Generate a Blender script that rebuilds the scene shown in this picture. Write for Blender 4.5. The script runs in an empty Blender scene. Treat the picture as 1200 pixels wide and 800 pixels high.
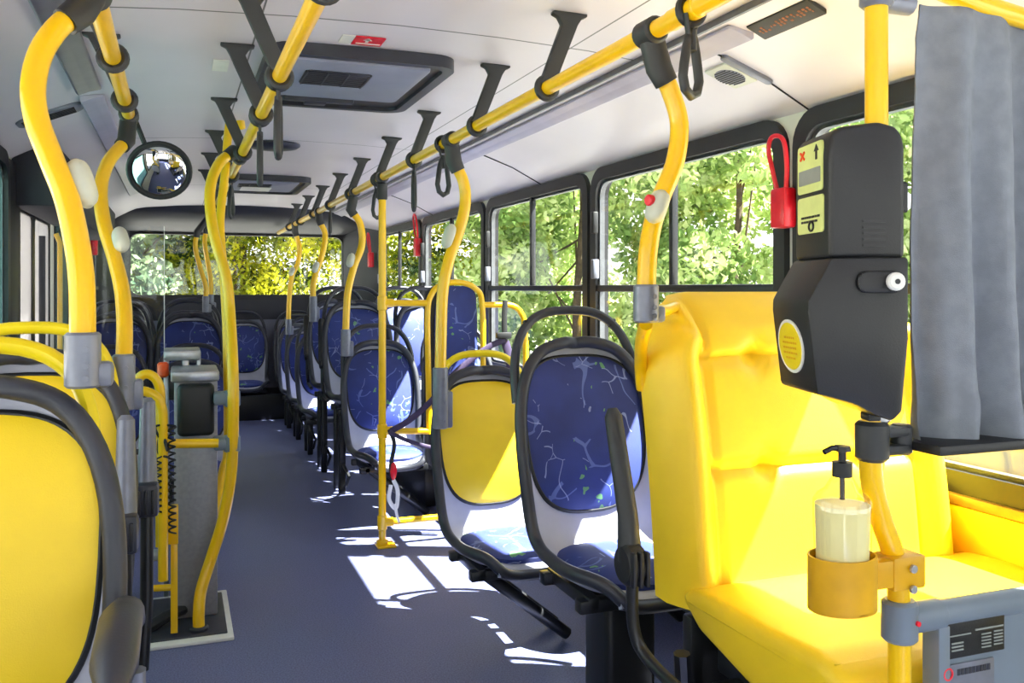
import bpy, bmesh, math, random
import numpy as np
from mathutils import Vector, Matrix

SC = bpy.context.scene
COL = SC.collection
PI = math.pi
# ------------------------------------------------------------------ camera, world, light, exposure
F = 1050.0; HZ = 337.0; H = 1.25
YAW = math.radians(20.5); SY, CY = math.sin(YAW), math.cos(YAW)
cam_d = bpy.data.cameras.new('camera'); cam = bpy.data.objects.new('camera', cam_d); COL.objects.link(cam)
cam.location = (0, 0, H); cam.rotation_euler = (PI/2, 0, -YAW)
cam_d.sensor_width = 36; cam_d.lens = 36*F/1200; cam_d.shift_y = -(400-HZ)/1200; cam_d.clip_start = .05; cam_d.clip_end = 300
SC.camera = cam
SC.view_settings.view_transform = 'Standard'; SC.view_settings.look = 'None'
SC.view_settings.gamma = 1; SC.view_settings.use_curve_mapping = False
SC.view_settings.exposure = 0.72
w = bpy.data.worlds.new('sky'); SC.world = w; w.use_nodes = True
nt = w.node_tree; nt.nodes.clear()
wo = nt.nodes.new('ShaderNodeOutputWorld'); bg = nt.nodes.new('ShaderNodeBackground')
tc = nt.nodes.new('ShaderNodeTexCoord'); sp = nt.nodes.new('ShaderNodeSeparateXYZ'); cr = nt.nodes.new('ShaderNodeValToRGB')
cr.color_ramp.elements[0].position = 0.0; cr.color_ramp.elements[0].color = (1, 1, 1, 1)
cr.color_ramp.elements[1].position = .8; cr.color_ramp.elements[1].color = (.72, .82, 1, 1)
nt.links.new(tc.outputs['Generated'], sp.inputs[0]); nt.links.new(sp.outputs['Z'], cr.inputs[0])
nt.links.new(cr.outputs[0], bg.inputs[0]); bg.inputs[1].default_value = 2.0
nt.links.new(bg.outputs[0], wo.inputs[0])
sun_d = bpy.data.lights.new('sun', 'SUN'); sun = bpy.data.objects.new('sun', sun_d); COL.objects.link(sun)
sun_d.energy = 44; sun_d.angle = math.radians(.6); sun_d.color = (1, .97, .9)
sun.rotation_euler = Vector((-.645, .28, -1)).to_track_quat('-Z', 'Y').to_euler(); sun.location = (8, -3, 12)
try:
    SC.cycles.max_bounces = 12; SC.cycles.diffuse_bounces = 6; SC.cycles.transparent_max_bounces = 24
    SC.cycles.sample_clamp_indirect = 8
except Exception: pass

# ------------------------------------------------------------------ helpers
def P(px, py, Y=None, X=None, Z=None):
    """point of the bus seen in the photograph at px,py that lies on the plane Y, X or Z"""
    a = (px-600)/F; b = (HZ-py)/F
    d = Vector((SY+a*CY, CY-a*SY, b))
    if Y is not None: t = Y/d.y
    elif X is not None: t = X/d.x
    else: t = (Z-H)/d.z
    return Vector((0, 0, H))+d*t

MATS = {}
def mat(name, col, rough=.5, metal=0, noise=0, nscale=20, bump=0, bscale=200, coat=0, sheen=0, col2=None, trans=0, emit=0):
    m = bpy.data.materials.new(name); m.use_nodes = True; t = m.node_tree; b = t.nodes['Principled BSDF']
    b.inputs['Base Color'].default_value = (*col, 1); b.inputs['Roughness'].default_value = rough; b.inputs['Metallic'].default_value = metal
    b.inputs['Coat Weight'].default_value = coat
    tcn = t.nodes.new('ShaderNodeTexCoord')
    if noise or col2:
        n = t.nodes.new('ShaderNodeTexNoise'); n.inputs['Scale'].default_value = nscale; n.inputs['Detail'].default_value = 6
        t.links.new(tcn.outputs['Object'], n.inputs['Vector'])
        r = t.nodes.new('ShaderNodeValToRGB'); r.color_ramp.elements[0].position = .35; r.color_ramp.elements[1].position = .65
        c2 = col2 or tuple(min(1, c*(1+noise)) for c in col)
        r.color_ramp.elements[0].color = (*[c*(1-noise) for c in col], 1); r.color_ramp.elements[1].color = (*c2, 1)
        t.links.new(n.outputs['Fac'], r.inputs[0]); t.links.new(r.outputs[0], b.inputs['Base Color'])
    if bump:
        n = t.nodes.new('ShaderNodeTexNoise'); n.inputs['Scale'].default_value = bscale; n.inputs['Detail'].default_value = 3
        t.links.new(tcn.outputs['Object'], n.inputs['Vector'])
        bp = t.nodes.new('ShaderNodeBump'); bp.inputs['Strength'].default_value = bump; bp.inputs['Distance'].default_value = .002
        t.links.new(n.outputs['Fac'], bp.inputs['Height']); t.links.new(bp.outputs[0], b.inputs['Normal'])
    MATS[name] = m; return m
S_ = lambda r, g, b: tuple(((c/255)/12.92 if c/255 <= .04045 else ((c/255+.055)/1.055)**2.4) for c in (r, g, b))
mat('yellow_paint', S_(246, 196, 4), .28, noise=.04, nscale=8, coat=.3)
mat('yellow_vinyl', S_(246, 208, 30), .42, noise=.04, nscale=6, bump=.25, bscale=500)
mat('yellow_plastic', S_(240, 214, 20), .35, noise=.03, nscale=9)
mat('ochre_paint', S_(214, 160, 10), .4, noise=.1, nscale=14)
mat('charcoal', S_(46, 48, 58), .42, noise=.08, nscale=15, bump=.1)
mat('black_plastic', S_(24, 25, 28), .46, noise=.1, nscale=20, bump=.15, bscale=400)
mat('black_metal', S_(26, 27, 31), .35, noise=.1, nscale=10)
mat('bracket_plastic', S_(44, 46, 48), .5, noise=.08, nscale=20)
mat('clamp_grey', S_(120, 124, 138), .38, metal=.3, noise=.08, nscale=30)
mat('shell_grey', S_(172, 174, 190), .45, noise=.06, nscale=12)
mat('wall_paint', S_(214, 216, 200), .5, noise=.03, nscale=5)
mat('wall_lower', S_(150, 152, 165), .5, noise=.05, nscale=5)
mat('rear_dark', S_(42, 44, 54), .55, noise=.08, nscale=6)
mat('rear_grey', S_(136, 140, 160), .5, noise=.06, nscale=6)
mat('rubber', S_(30, 30, 34), .45, noise=.1, nscale=12)
mat('steel', S_(170, 172, 178), .3, metal=.7, noise=.1, nscale=40)
mat('steel_box', S_(150, 150, 158), .42, metal=.35, noise=.08, nscale=60)
mat('light_strip', S_(176, 172, 190), .3, noise=.06, nscale=9)
mat('strip_grey', S_(112, 112, 132), .3, metal=.3, noise=.1, nscale=20)
mat('alu', S_(104, 106, 110), .35, metal=.6, noise=.1, nscale=30)
mat('red', S_(226, 22, 44), .35, noise=.1, nscale=20)
mat('dim_orange', S_(150, 84, 40), .5, noise=.2, nscale=40)
mat('orange', S_(235, 80, 20), .3, noise=.1, nscale=20)
mat('white_plastic', S_(228, 228, 222), .4, noise=.04, nscale=20)
mat('button_shell', S_(196, 200, 184), .45, noise=.05, nscale=20)
mat('curtain', S_(122, 128, 138), .75, noise=.1, nscale=30, bump=.4, bscale=700)
mat('panel_grey', S_(112, 124, 136), .4, noise=.06, nscale=10)
mat('label_green', S_(216, 226, 140), .4, noise=.05, nscale=30)
mat('label_grey', S_(140, 146, 140), .4, noise=.05, nscale=30)
mat('cream_gel', S_(250, 242, 200), .4, noise=.03, nscale=8)
mat('asphalt', S_(130, 128, 126), .9, noise=.2, nscale=3)
mat('car_white', S_(235, 236, 240), .25, noise=.02, coat=.5)
mat('car_glass', S_(40, 46, 54), .1, noise=.1)
mat('bark', S_(80, 66, 52), .9, noise=.3, nscale=12, bump=.6, bscale=20)
mat('belt', S_(58, 46, 78), .6, noise=.12, nscale=60)
mat('tread', S_(120, 122, 140), .4, metal=.4, noise=.1, nscale=30)
mat('sill_brown', S_(150, 120, 50), .35, metal=.2, noise=.15, nscale=20)
mat('building', S_(226, 222, 214), .8, noise=.05, nscale=2)
mat('film_white', S_(225, 220, 214), .5, noise=.1, nscale=4)

def glass_mat(name, tint, fac=.07, rough=.02):
    m = bpy.data.materials.new(name); m.use_nodes = True; t = m.node_tree; t.nodes.clear()
    o = t.nodes.new('ShaderNodeOutputMaterial'); mx = t.nodes.new('ShaderNodeMixShader'); tr = t.nodes.new('ShaderNodeBsdfTransparent'); g = t.nodes.new('ShaderNodeBsdfGlossy')
    tr.inputs[0].default_value = (*tint, 1); g.inputs['Roughness'].default_value = rough; mx.inputs[0].default_value = fac
    t.links.new(tr.outputs[0], mx.inputs[1]); t.links.new(g.outputs[0], mx.inputs[2]); t.links.new(mx.outputs[0], o.inputs[0]); MATS[name] = m
glass_mat('glass', (.95, .97, .95), .05)
glass_mat('glass_green', (.55, .78, .74), .06)
glass_mat('acrylic', (.95, .96, .97), .02)
glass_mat('glass_frost', (.9, .9, .88), .05)
glass_mat('bottle_plastic', (.96, .95, .8), .12, .1)

m = bpy.data.materials.new('mirror_glass'); m.use_nodes = True
b = m.node_tree.nodes['Principled BSDF']; b.inputs['Metallic'].default_value = 1; b.inputs['Roughness'].default_value = .03; b.inputs['Base Color'].default_value = (.75, .77, .8, 1); MATS['mirror_glass'] = m

m = mat('frosted', S_(190, 184, 176), .4); _t = m.node_tree; _b = _t.nodes['Principled BSDF']; _o = _t.nodes['Material Output']
_tr = _t.nodes.new('ShaderNodeBsdfTransparent'); _tl = _t.nodes.new('ShaderNodeBsdfTranslucent'); _tl.inputs[0].default_value = (.5, .48, .47, 1); _m1 = _t.nodes.new('ShaderNodeMixShader'); _m2 = _t.nodes.new('ShaderNodeMixShader')
_m1.inputs[0].default_value = .3; _m2.inputs[0].default_value = .25; _t.links.new(_tl.outputs[0], _m1.inputs[1]); _t.links.new(_tr.outputs[0], _m1.inputs[2]); _t.links.new(_m1.outputs[0], _m2.inputs[1]); _t.links.new(_b.outputs[0], _m2.inputs[2]); _t.links.new(_m2.outputs[0], _o.inputs[0])
def ceiling_mat():
    m = mat('ceiling_panel', S_(216, 210, 217), .38, noise=.02, nscale=3); t = m.node_tree; b = t.nodes['Principled BSDF']
    geo = t.nodes.new('ShaderNodeTexCoord'); s = t.nodes.new('ShaderNodeSeparateXYZ'); t.links.new(geo.outputs['Object'], s.inputs[0])
    def M(op, a, bb=None, c=None):
        n = t.nodes.new('ShaderNodeMath'); n.operation = op
        for i, v in enumerate((a, bb, c)):
            if v is None: continue
            if isinstance(v, (int, float)): n.inputs[i].default_value = v
            else: t.links.new(v, n.inputs[i])
        return n.outputs[0]
    fy = M('MODULO', M('ADD', s.outputs['Y'], 20*2.16-.36), 2.16)
    l1 = M('LESS_THAN', fy, .009)
    l2 = M('LESS_THAN', M('ABSOLUTE', M('SUBTRACT', s.outputs['X'], .217)), .0028)
    l3 = M('LESS_THAN', M('ABSOLUTE', M('SUBTRACT', s.outputs['X'], 1.136)), .0028)
    l1 = M('MULTIPLY', l1, M('LESS_THAN', M('ABSOLUTE', M('SUBTRACT', s.outputs['X'], .54)), .86))
    k = M('MAXIMUM', l1, M('MAXIMUM', l2, l3))
    mx = t.nodes.new('ShaderNodeMix'); mx.data_type = 'RGBA'
    src = b.inputs['Base Color'].links[0].from_socket
    t.links.new(k, mx.inputs[0]); t.links.new(src, mx.inputs[6]); mx.inputs[7].default_value = (.1, .1, .11, 1)
    t.links.new(mx.outputs[2], b.inputs['Base Color'])
ceiling_mat()

def fabric_mat():
    m = mat('blue_fabric', S_(36, 52, 122), .62, noise=.22, nscale=5, bump=.3, bscale=600); t = m.node_tree; b = t.nodes['Principled BSDF']
    tcn = t.nodes.new('ShaderNodeTexCoord'); src = b.inputs['Base Color'].links[0].from_socket
    def lines(scale, width, nsc, thr, off):
        mp = t.nodes.new('ShaderNodeMapping'); mp.inputs['Location'].default_value = (off, off*.7, off*.3); mp.inputs['Rotation'].default_value = (off, .4, off*.5)
        t.links.new(tcn.outputs['Object'], mp.inputs[0])
        wv = t.nodes.new('ShaderNodeTexVoronoi'); wv.feature = 'DISTANCE_TO_EDGE'; wv.inputs['Scale'].default_value = scale; nd = t.nodes.new('ShaderNodeTexNoise'); nd.inputs['Scale'].default_value = 4; t.links.new(mp.outputs[0], nd.inputs['Vector'])
        ml = t.nodes.new('ShaderNodeVectorMath'); ml.operation = 'MULTIPLY_ADD'; ml.inputs[1].default_value = (.35, .35, .35); t.links.new(nd.outputs['Color'], ml.inputs[0]); t.links.new(mp.outputs[0], ml.inputs[2]); t.links.new(ml.outputs[0], wv.inputs['Vector'])
        lt = t.nodes.new('ShaderNodeMath'); lt.operation = 'LESS_THAN'; t.links.new(wv.outputs[0], lt.inputs[0]); lt.inputs[1].default_value = width
        n = t.nodes.new('ShaderNodeTexNoise'); n.inputs['Scale'].default_value = nsc; t.links.new(mp.outputs[0], n.inputs['Vector'])
        g = t.nodes.new('ShaderNodeMath'); g.operation = 'GREATER_THAN'; t.links.new(n.outputs['Fac'], g.inputs[0]); g.inputs[1].default_value = thr
        mu = t.nodes.new('ShaderNodeMath'); mu.operation = 'MULTIPLY'; t.links.new(lt.outputs[0], mu.inputs[0]); t.links.new(g.outputs[0], mu.inputs[1])
        return mu.outputs[0]
    cur = src
    for (sc, wd, ns, th, off, col, st) in ((5, .016, 8, .52, 1.3, S_(120, 140, 210), .45), (8, .012, 11, .55, 4.1, S_(170, 185, 235), .5), (4, .05, 17, .64, 7.7, S_(110, 170, 90), .7)):
        f = lines(sc, wd, ns, th, off); mu = t.nodes.new('ShaderNodeMath'); mu.operation = 'MULTIPLY'; t.links.new(f, mu.inputs[0]); mu.inputs[1].default_value = st
        mx = t.nodes.new('ShaderNodeMix'); mx.data_type = 'RGBA'; t.links.new(mu.outputs[0], mx.inputs[0]); t.links.new(cur, mx.inputs[6]); mx.inputs[7].default_value = (*col, 1); cur = mx.outputs[2]
    t.links.new(cur, b.inputs['Base Color'])
fabric_mat()

def floor_mat():
    m = mat('floor_vinyl', S_(104, 110, 148), .42, noise=.05, nscale=1.5, bump=.25, bscale=300); t = m.node_tree; b = t.nodes['Principled BSDF']
    tcn = t.nodes.new('ShaderNodeTexCoord'); src = b.inputs['Base Color'].links[0].from_socket
    n = t.nodes.new('ShaderNodeTexNoise'); n.inputs['Scale'].default_value = 180; n.inputs['Detail'].default_value = 2; t.links.new(tcn.outputs['Object'], n.inputs['Vector'])
    r = t.nodes.new('ShaderNodeValToRGB'); r.color_ramp.elements[0].position = .3; r.color_ramp.elements[0].color = (.55, .55, .6, 1); r.color_ramp.elements[1].position = .7; r.color_ramp.elements[1].color = (1.25, 1.25, 1.3, 1)
    t.links.new(n.outputs['Fac'], r.inputs[0])
    mx = t.nodes.new('ShaderNodeMix'); mx.data_type = 'RGBA'; mx.blend_type = 'MULTIPLY'; mx.inputs[0].default_value = 1
    t.links.new(src, mx.inputs[6]); t.links.new(r.outputs[0], mx.inputs[7]); t.links.new(mx.outputs[2], b.inputs['Base Color'])
floor_mat()

def leaf_mat(name, c1, c2, c3):
    m = bpy.data.materials.new(name); m.use_nodes = True; t = m.node_tree; t.nodes.clear()
    o = t.nodes.new('ShaderNodeOutputMaterial'); d = t.nodes.new('ShaderNodeBsdfDiffuse'); tr = t.nodes.new('ShaderNodeBsdfTranslucent'); mx = t.nodes.new('ShaderNodeMixShader'); mx.inputs[0].default_value = .35
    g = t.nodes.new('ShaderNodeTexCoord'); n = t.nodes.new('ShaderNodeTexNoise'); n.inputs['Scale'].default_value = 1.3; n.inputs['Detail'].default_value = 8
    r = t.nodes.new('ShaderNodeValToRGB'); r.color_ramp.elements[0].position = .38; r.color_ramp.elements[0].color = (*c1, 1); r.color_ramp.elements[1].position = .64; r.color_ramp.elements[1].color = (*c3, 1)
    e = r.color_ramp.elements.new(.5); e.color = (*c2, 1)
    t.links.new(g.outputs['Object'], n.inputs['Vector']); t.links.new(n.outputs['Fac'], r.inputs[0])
    for s in (d, tr): t.links.new(r.outputs[0], s.inputs[0])
    t.links.new(d.outputs[0], mx.inputs[1]); t.links.new(tr.outputs[0], mx.inputs[2]); t.links.new(mx.outputs[0], o.inputs[0]); MATS[name] = m
leaf_mat('leaf_green', S_(110, 138, 76), S_(176, 196, 120), S_(224, 230, 176))
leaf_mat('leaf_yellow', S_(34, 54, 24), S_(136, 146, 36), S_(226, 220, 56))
leaf_mat('leaf_dark', S_(56, 78, 60), S_(110, 130, 96), S_(165, 178, 140))

def catmull(pts, n=8):
    pts = [Vector(p) for p in pts]
    if len(pts) < 3: return pts
    ext = [pts[0]*2-pts[1]]+pts+[pts[-1]*2-pts[-2]]
    out = []
    for i in range(1, len(ext)-2):
        p0, p1, p2, p3 = ext[i-1:i+3]
        for k in range(n):
            t = k/n
            out.append(.5*((2*p1)+(p2-p0)*t+(2*p0-5*p1+4*p2-p3)*t*t+(3*p1-p0-3*p2+p3)*t**3))
    out.append(pts[-1]); return out

class MB:
    def __init__(s): s.bm = bmesh.new()
    def merge(s, b2):
        me = bpy.data.meshes.new('t'); b2.to_mesh(me); s.bm.from_mesh(me); bpy.data.meshes.remove(me); b2.free(); return s
    def box(s, lo, hi, bev=0, seg=2, M=None):
        b = bmesh.new(); bmesh.ops.create_cube(b, size=1)
        c = [(lo[i]+hi[i])/2 for i in range(3)]; d = [max(1e-5, hi[i]-lo[i]) for i in range(3)]
        for v in b.verts: v.co = Vector([c[i]+v.co[i]*d[i] for i in range(3)])
        if bev: bmesh.ops.bevel(b, geom=b.edges[:], offset=min(bev, min(d)*.49), segments=seg, profile=.5, affect='EDGES')
        if M is not None: b.transform(M)
        return s.merge(b)
    def tube(s, pts, r, n=12, closed=False, cap=True, flat=1, up=None):
        """swept tube; r may be a list; flat scales the second axis"""
        pts = [Vector(p) for p in pts]; m = len(pts); rs = r if isinstance(r, (list, tuple)) else [r]*m
        b = s.bm; rings = []; prev = None
        for i, p in enumerate(pts):
            if closed: t = pts[(i+1) % m]-pts[i-1]
            else: t = pts[min(i+1, m-1)]-pts[max(i-1, 0)]
            t.normalize()
            if prev is None:
                a = Vector(up) if up is not None else (Vector((0, 0, 1)) if abs(t.z) < .9 else Vector((0, 1, 0)))
                u = (a-t*a.dot(t)).normalized()
            else: u = (prev-t*prev.dot(t)).normalized()
            prev = u; v = t.cross(u)
            rings.append([b.verts.new(p+(u*math.cos(2*PI*k/n)+v*flat*math.sin(2*PI*k/n))*rs[i]) for k in range(n)])
        for i in range(m if closed else m-1):
            A, B = rings[i], rings[(i+1) % m]
            for k in range(n): b.faces.new((A[k], A[(k+1) % n], B[(k+1) % n], B[k]))
        if cap and not closed:
            b.faces.new(rings[0][::-1]); b.faces.new(rings[-1])
        return s
    def cyl(s, a, c, r, n=20, bev=0, r2=None):
        a, c = Vector(a), Vector(c); r2 = r if r2 is None else r2
        if bev:
            d = (c-a).normalized()*bev
            return s.tube([a, a+d*.01, a+d, c-d, c-d*.01, c], [r-bev, r-bev*.99, r, r2, r2-bev*.99, r2-bev], n)
        return s.tube([a, c], [r, r2], n)
    def lathe(s, prof, c=(0, 0, 0), n=28, axis='z'):
        b = bmesh.new(); rings = []
        for (r, z) in prof:
            rings.append([b.verts.new((r*math.cos(2*PI*k/n), r*math.sin(2*PI*k/n), z)) for k in range(n)])
        for A, B in zip(rings, rings[1:]):
            for k in range(n): b.faces.new((A[k], A[(k+1) % n], B[(k+1) % n], B[k]))
        b.faces.new(rings[0][::-1]); b.faces.new(rings[-1])
        if axis == 'x': b.transform(Matrix.Rotation(PI/2, 4, 'Y'))
        if axis == 'y': b.transform(Matrix.Rotation(-PI/2, 4, 'X'))
        b.transform(Matrix.Translation(Vector(c)))
        return s.merge(b)
    def prism(s, poly, f, d0, d1, bev=0, seg=2):
        """polygon (a,b) pairs mapped by f(a,b,d) between depths d0 and d1"""
        b = bmesh.new(); A = [b.verts.new(f(p[0], p[1], d0)) for p in poly]; B = [b.verts.new(f(p[0], p[1], d1)) for p in poly]
        n = len(poly); b.faces.new(A); b.faces.new(B[::-1])
        for k in range(n): b.faces.new((A[k], B[k], B[(k+1) % n], A[(k+1) % n]))
        bmesh.ops.recalc_face_normals(b, faces=b.faces[:])
        if bev: bmesh.ops.bevel(b, geom=b.edges[:], offset=bev, segments=seg, profile=.5, affect='EDGES')
        return s.merge(b)
    def ring(s, outer, inner, f, d0, d1):
        """flat ring between two outlines with the same number of points, with thickness"""
        b = bmesh.new(); n = len(outer)
        O0, I0, O1, I1 = [[b.verts.new(f(p[0], p[1], d)) for p in L] for L, d in ((outer, d0), (inner, d0), (outer, d1), (inner, d1))]
        for k in range(n):
            j = (k+1) % n
            for q in ((O0[k], O0[j], I0[j], I0[k]), (O1[k], I1[k], I1[j], O1[j]), (O0[k], O1[k], O1[j], O0[j]), (I0[k], I0[j], I1[j], I1[k])): b.faces.new(q)
        bmesh.ops.recalc_face_normals(b, faces=b.faces[:]); return s.merge(b)
    def pad(s, fn, a, b_, bulge, n=2.6, taper=.1, nr=10, na=48, thick=.012, seam=0):
        """upholstery pad: fn(x, s, off) places it; superellipse outline"""
        B = s.bm; rings = []
        c0 = None
        for i in range(nr+1):
            r = math.sin(PI/2*i/nr) if i else 0
            if i == 0: c0 = B.verts.new(fn(0, 0, thick+bulge)); continue
            L = []
            for k in range(na):
                an = 2*PI*k/na; ca, sa = math.cos(an), math.sin(an)
                x = math.copysign(abs(ca)**(2/n), ca)*a*r; y = math.copysign(abs(sa)**(2/n), sa)*b_*r
                x *= 1+taper*y/b_
                off = thick+bulge*(1-r**4)
                L.append(B.verts.new(fn(x, y, off)))
            rings.append(L)
        L = []
        for k in range(na):
            an = 2*PI*k/na; ca, sa = math.cos(an), math.sin(an)
            x = math.copysign(abs(ca)**(2/n), ca)*a; y = math.copysign(abs(sa)**(2/n), sa)*b_
            L.append(B.verts.new(fn(x*(1+taper*y/b_), y, -.004)))
        rings.append(L)
        for k in range(na): B.faces.new((c0, rings[0][k], rings[0][(k+1) % na]))
        for A, C in zip(rings, rings[1:]):
            for k in range(na): B.faces.new((A[k], C[k], C[(k+1) % na], A[(k+1) % na]))
        B.faces.new(rings[-1][::-1]); return s
    def build(s, name, m, parent=None, angle=38):
        bm = s.bm
        bmesh.ops.recalc_face_normals(bm, faces=bm.faces[:])
        lim = math.radians(angle)
        for f in bm.faces: f.smooth = True
        for e in bm.edges:
            if len(e.link_faces) == 2:
                try:
                    if e.calc_face_angle() > lim: e.smooth = False
                except ValueError: pass
        if parent is not None:
            org = parent.get('_o', None); o0 = Vector(org) if org is not None else Vector((0, 0, 0))
            for v in bm.verts: v.co -= o0
        me = bpy.data.meshes.new(name); bm.to_mesh(me); bm.free()
        me.materials.append(MATS[m] if isinstance(m, str) else m)
        o = bpy.data.objects.new(name, me); COL.objects.link(o)
        if parent is not None: o.parent = parent; o['_o'] = list(parent.get('_o', (0, 0, 0)))
        return o

def tag(o, label=None, cat=None, group=None, kind=None):
    if label: o['label'] = label
    if cat: o['category'] = cat
    if group: o['group'] = group
    if kind: o['kind'] = kind
    return o
def thing(name, label, cat, loc=(0, 0, 0), group=None, kind=None):
    o = bpy.data.objects.new(name, None); COL.objects.link(o); o.location = loc; o['_o'] = list(loc); o.empty_display_size = .05
    return tag(o, label, cat, group, kind)
def copy_tree(o, parent=None):
    c = o.copy(); COL.objects.link(c); c.parent = parent
    for ch in [x for x in bpy.data.objects if x.parent == o]: copy_tree(ch, c)
    return c
def dup(o, loc, label, group=None, rz=0):
    c = copy_tree(o); c.location = loc; c['label'] = label; c.rotation_euler = (0, 0, rz)
    if group: c['group'] = group
    return c
def rrect(a0, a1, b0, b1, r, n=6):
    out = []
    for (cx, cy, st) in ((a1-r, b1-r, 0), (a0+r, b1-r, 90), (a0+r, b0+r, 180), (a1-r, b0+r, 270)):
        for k in range(n+1):
            an = math.radians(st+90*k/n); out.append((cx+r*math.cos(an), cy+r*math.sin(an)))
    return out
def struct(name, mb, m, **k):
    o = mb.build(name, m, **k); o['kind'] = 'structure'; return o
fX = lambda X: (lambda a, b, d: Vector((X+d, a, b)))      # a along Y, b along Z
fY = lambda Y: (lambda a, b, d: Vector((a, Y+d, b)))      # a along X, b along Z
fZ = lambda Z: (lambda a, b, d: Vector((a, b, Z+d)))

# ------------------------------------------------------------------ the bus body
XL, XR, Y0, Y1, ZW = -.66, 1.83, -1.7, 9.45, 1.80
b = MB(); b.box((XL-.1, Y0-.1, -.12), (XR+.1, Y1+.1, 0)); struct('floor', b, 'floor_vinyl')
# ceiling: crowned middle and sloping coves
prof = [(XL-.06, 1.79), (XL, 1.80), (-.50, 1.885), (-.34, 1.95), (-.26, 1.965), (0, 1.985), (.3, 1.998), (.6, 2.003), (.9, 1.998), (1.2, 1.985), (1.38, 1.968), (1.48, 1.95), (1.66, 1.885), (XR, 1.80), (XR+.06, 1.79)]
b = MB(); n = len(prof)
poly = prof+[(x, z+.06 if 0 < i < n-1 else z+.04) for i, (x, z) in list(enumerate(prof))[::-1]]
poly = prof+[(XR+.06, 2.12), (XL-.06, 2.12)]
b.prism(poly, fY(0), Y0, Y1+.05); struct('ceiling', b, 'ceiling_panel', angle=20)

WIN_R = [(-1.4, -.85), (-.7, .72), (.86, 2.29), (2.40, 3.76), (3.86, 5.28), (5.38, 6.85), (6.95, 8.45)]
WZ0, WZ1 = .775, 1.765
def wall_x(name, X0, X1, openings, m='wall_paint'):
    b = MB(); y = Y0
    for (a, c, z0, z1) in openings:
        b.box((X0, y, 0), (X1, a, ZW)); b.box((X0, a, 0), (X1, c, z0)); b.box((X0, a, z1), (X1, c, ZW+.02)); y = c
    b.box((X0, y, 0), (X1, Y1, ZW)); return struct(name, b, m)
def window_x(idx, X, a, c, z0, z1, side, lower=True, gl='glass', latch=True):
    """side bus window: rubber frame, glass, middle rail, slider bars"""
    w_ = thing('window_%d' % idx, None, None, (X, (a+c)/2, z0), kind='structure'); s = -side
    o = rrect(a-.035, c+.035, z0-.035, z1+.035, .11); i = rrect(a+.022, c-.022, z0+.022, z1-.022, .075)
    MB().ring(o, i, fX(X), s*.022, -s*.045).build('window_frame', 'rubber', w_)
    o2 = rrect(a+.022, c-.022, z0+.022, z1-.022, .075); i2 = rrect(a+.034, c-.034, z0+.034, z1-.034, .065)
    MB().ring(o2, i2, fX(X), s*.004, -s*.02).build('window_bead', 'alu', w_)
    MB().box((X-.004, a+.02, z0+.02), (X+.002, c-.02, z1-.02)).build('pane', gl, w_)
    if lower:
        MB().box((X-.018, a+.02, 1.232), (X+.018, c-.02, 1.262), .004).build('middle_rail', 'rubber', w_)
        ym = (a+c)/2; MB().box((X-.014, ym-.013, 1.26), (X+.014, ym+.013, z1-.02), .003).build('slider_bar', 'black_metal', w_)
    if latch and lower:
        lb = MB(); lb.box((X+s*.03-.014, c+.0-.045, 1.50), (X+s*.03+.014, c-.012, 1.60), .006); lb.build('window_latch', 'black_plastic', w_)
        lb = MB(); lb.box((X+s*.03-.016, c-.05, 1.29), (X+s*.03+.016, c-.02, 1.38), .006); lb.build('window_stop', 'clamp_grey', w_)
    return w_
wall_x('wall_right', XR, XR+.035, [(a, c, WZ0, WZ1) for a, c in WIN_R])
for i, (a, c) in enumerate(WIN_R): window_x(i+1, XR-.0, a, c, WZ0, WZ1, 1)
WIN_L = [(-1.3, .7), (.86, 2.45), (2.62, 4.12)]
WIN_L2 = [(6.45, 7.75), (7.9, 8.7)]
DY0, DY1 = 4.42, 5.72
wall_x('wall_left', XL-.07, XL, [(a, c, WZ0, WZ1) for a, c in WIN_L]+[(DY0, DY1, 0.0, 1.66)]+[(a, c, WZ0, WZ1) for a, c in WIN_L2])
for i, (a, c) in enumerate(WIN_L+WIN_L2): window_x(8+i, XL, a, c, WZ0, WZ1, -1, gl='glass_green' if i == 2 else 'glass', lower=i != 2, latch=False)
# left door: two leaves
d = thing('door_1', None, None, (XL, (DY0+DY1)/2, 0), kind='structure')
for k in range(2):
    a = DY0+.02+k*.64; c = a+.62
    o = rrect(a, c, .02, 1.65, .02); i = rrect(a+.03, c-.03, .12, 1.60, .04)
    lf = MB().ring(o, i, fX(XL), -.035, -.015).build('door_leaf', 'black_metal', d)
    MB().box((XL-.028, a+.025, .11), (XL-.022, c-.025, 1.61)).build('pane', 'frosted', lf)
MB().tube([(XL+.03, 5.55, .5), (XL+.05, 5.55, .55), (XL+.05, 5.55, 1.5), (XL+.03, 5.55, 1.55)], .014).build('door_handle', 'yellow_paint', d)
# pillars dark between door and windows
b = MB(); b.box((XL-.0, 4.15, 0), (XL+.02, 4.42, 1.78), .005); b.box((XL, 5.72, 0), (XL+.02, 6.42, 1.78), .005); struct('trim_1', b, 'rubber')
# housing of the door mechanism
b = MB(); pl = [(XL, 1.60), (XL, 1.80), (-.50, 1.884), (-.43, 1.80), (-.44, 1.66), (-.47, 1.60)]
b.prism(pl, fY(0), 4.30, 7.3, .01); struct('trim_2', b, 'rear_dark')
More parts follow.
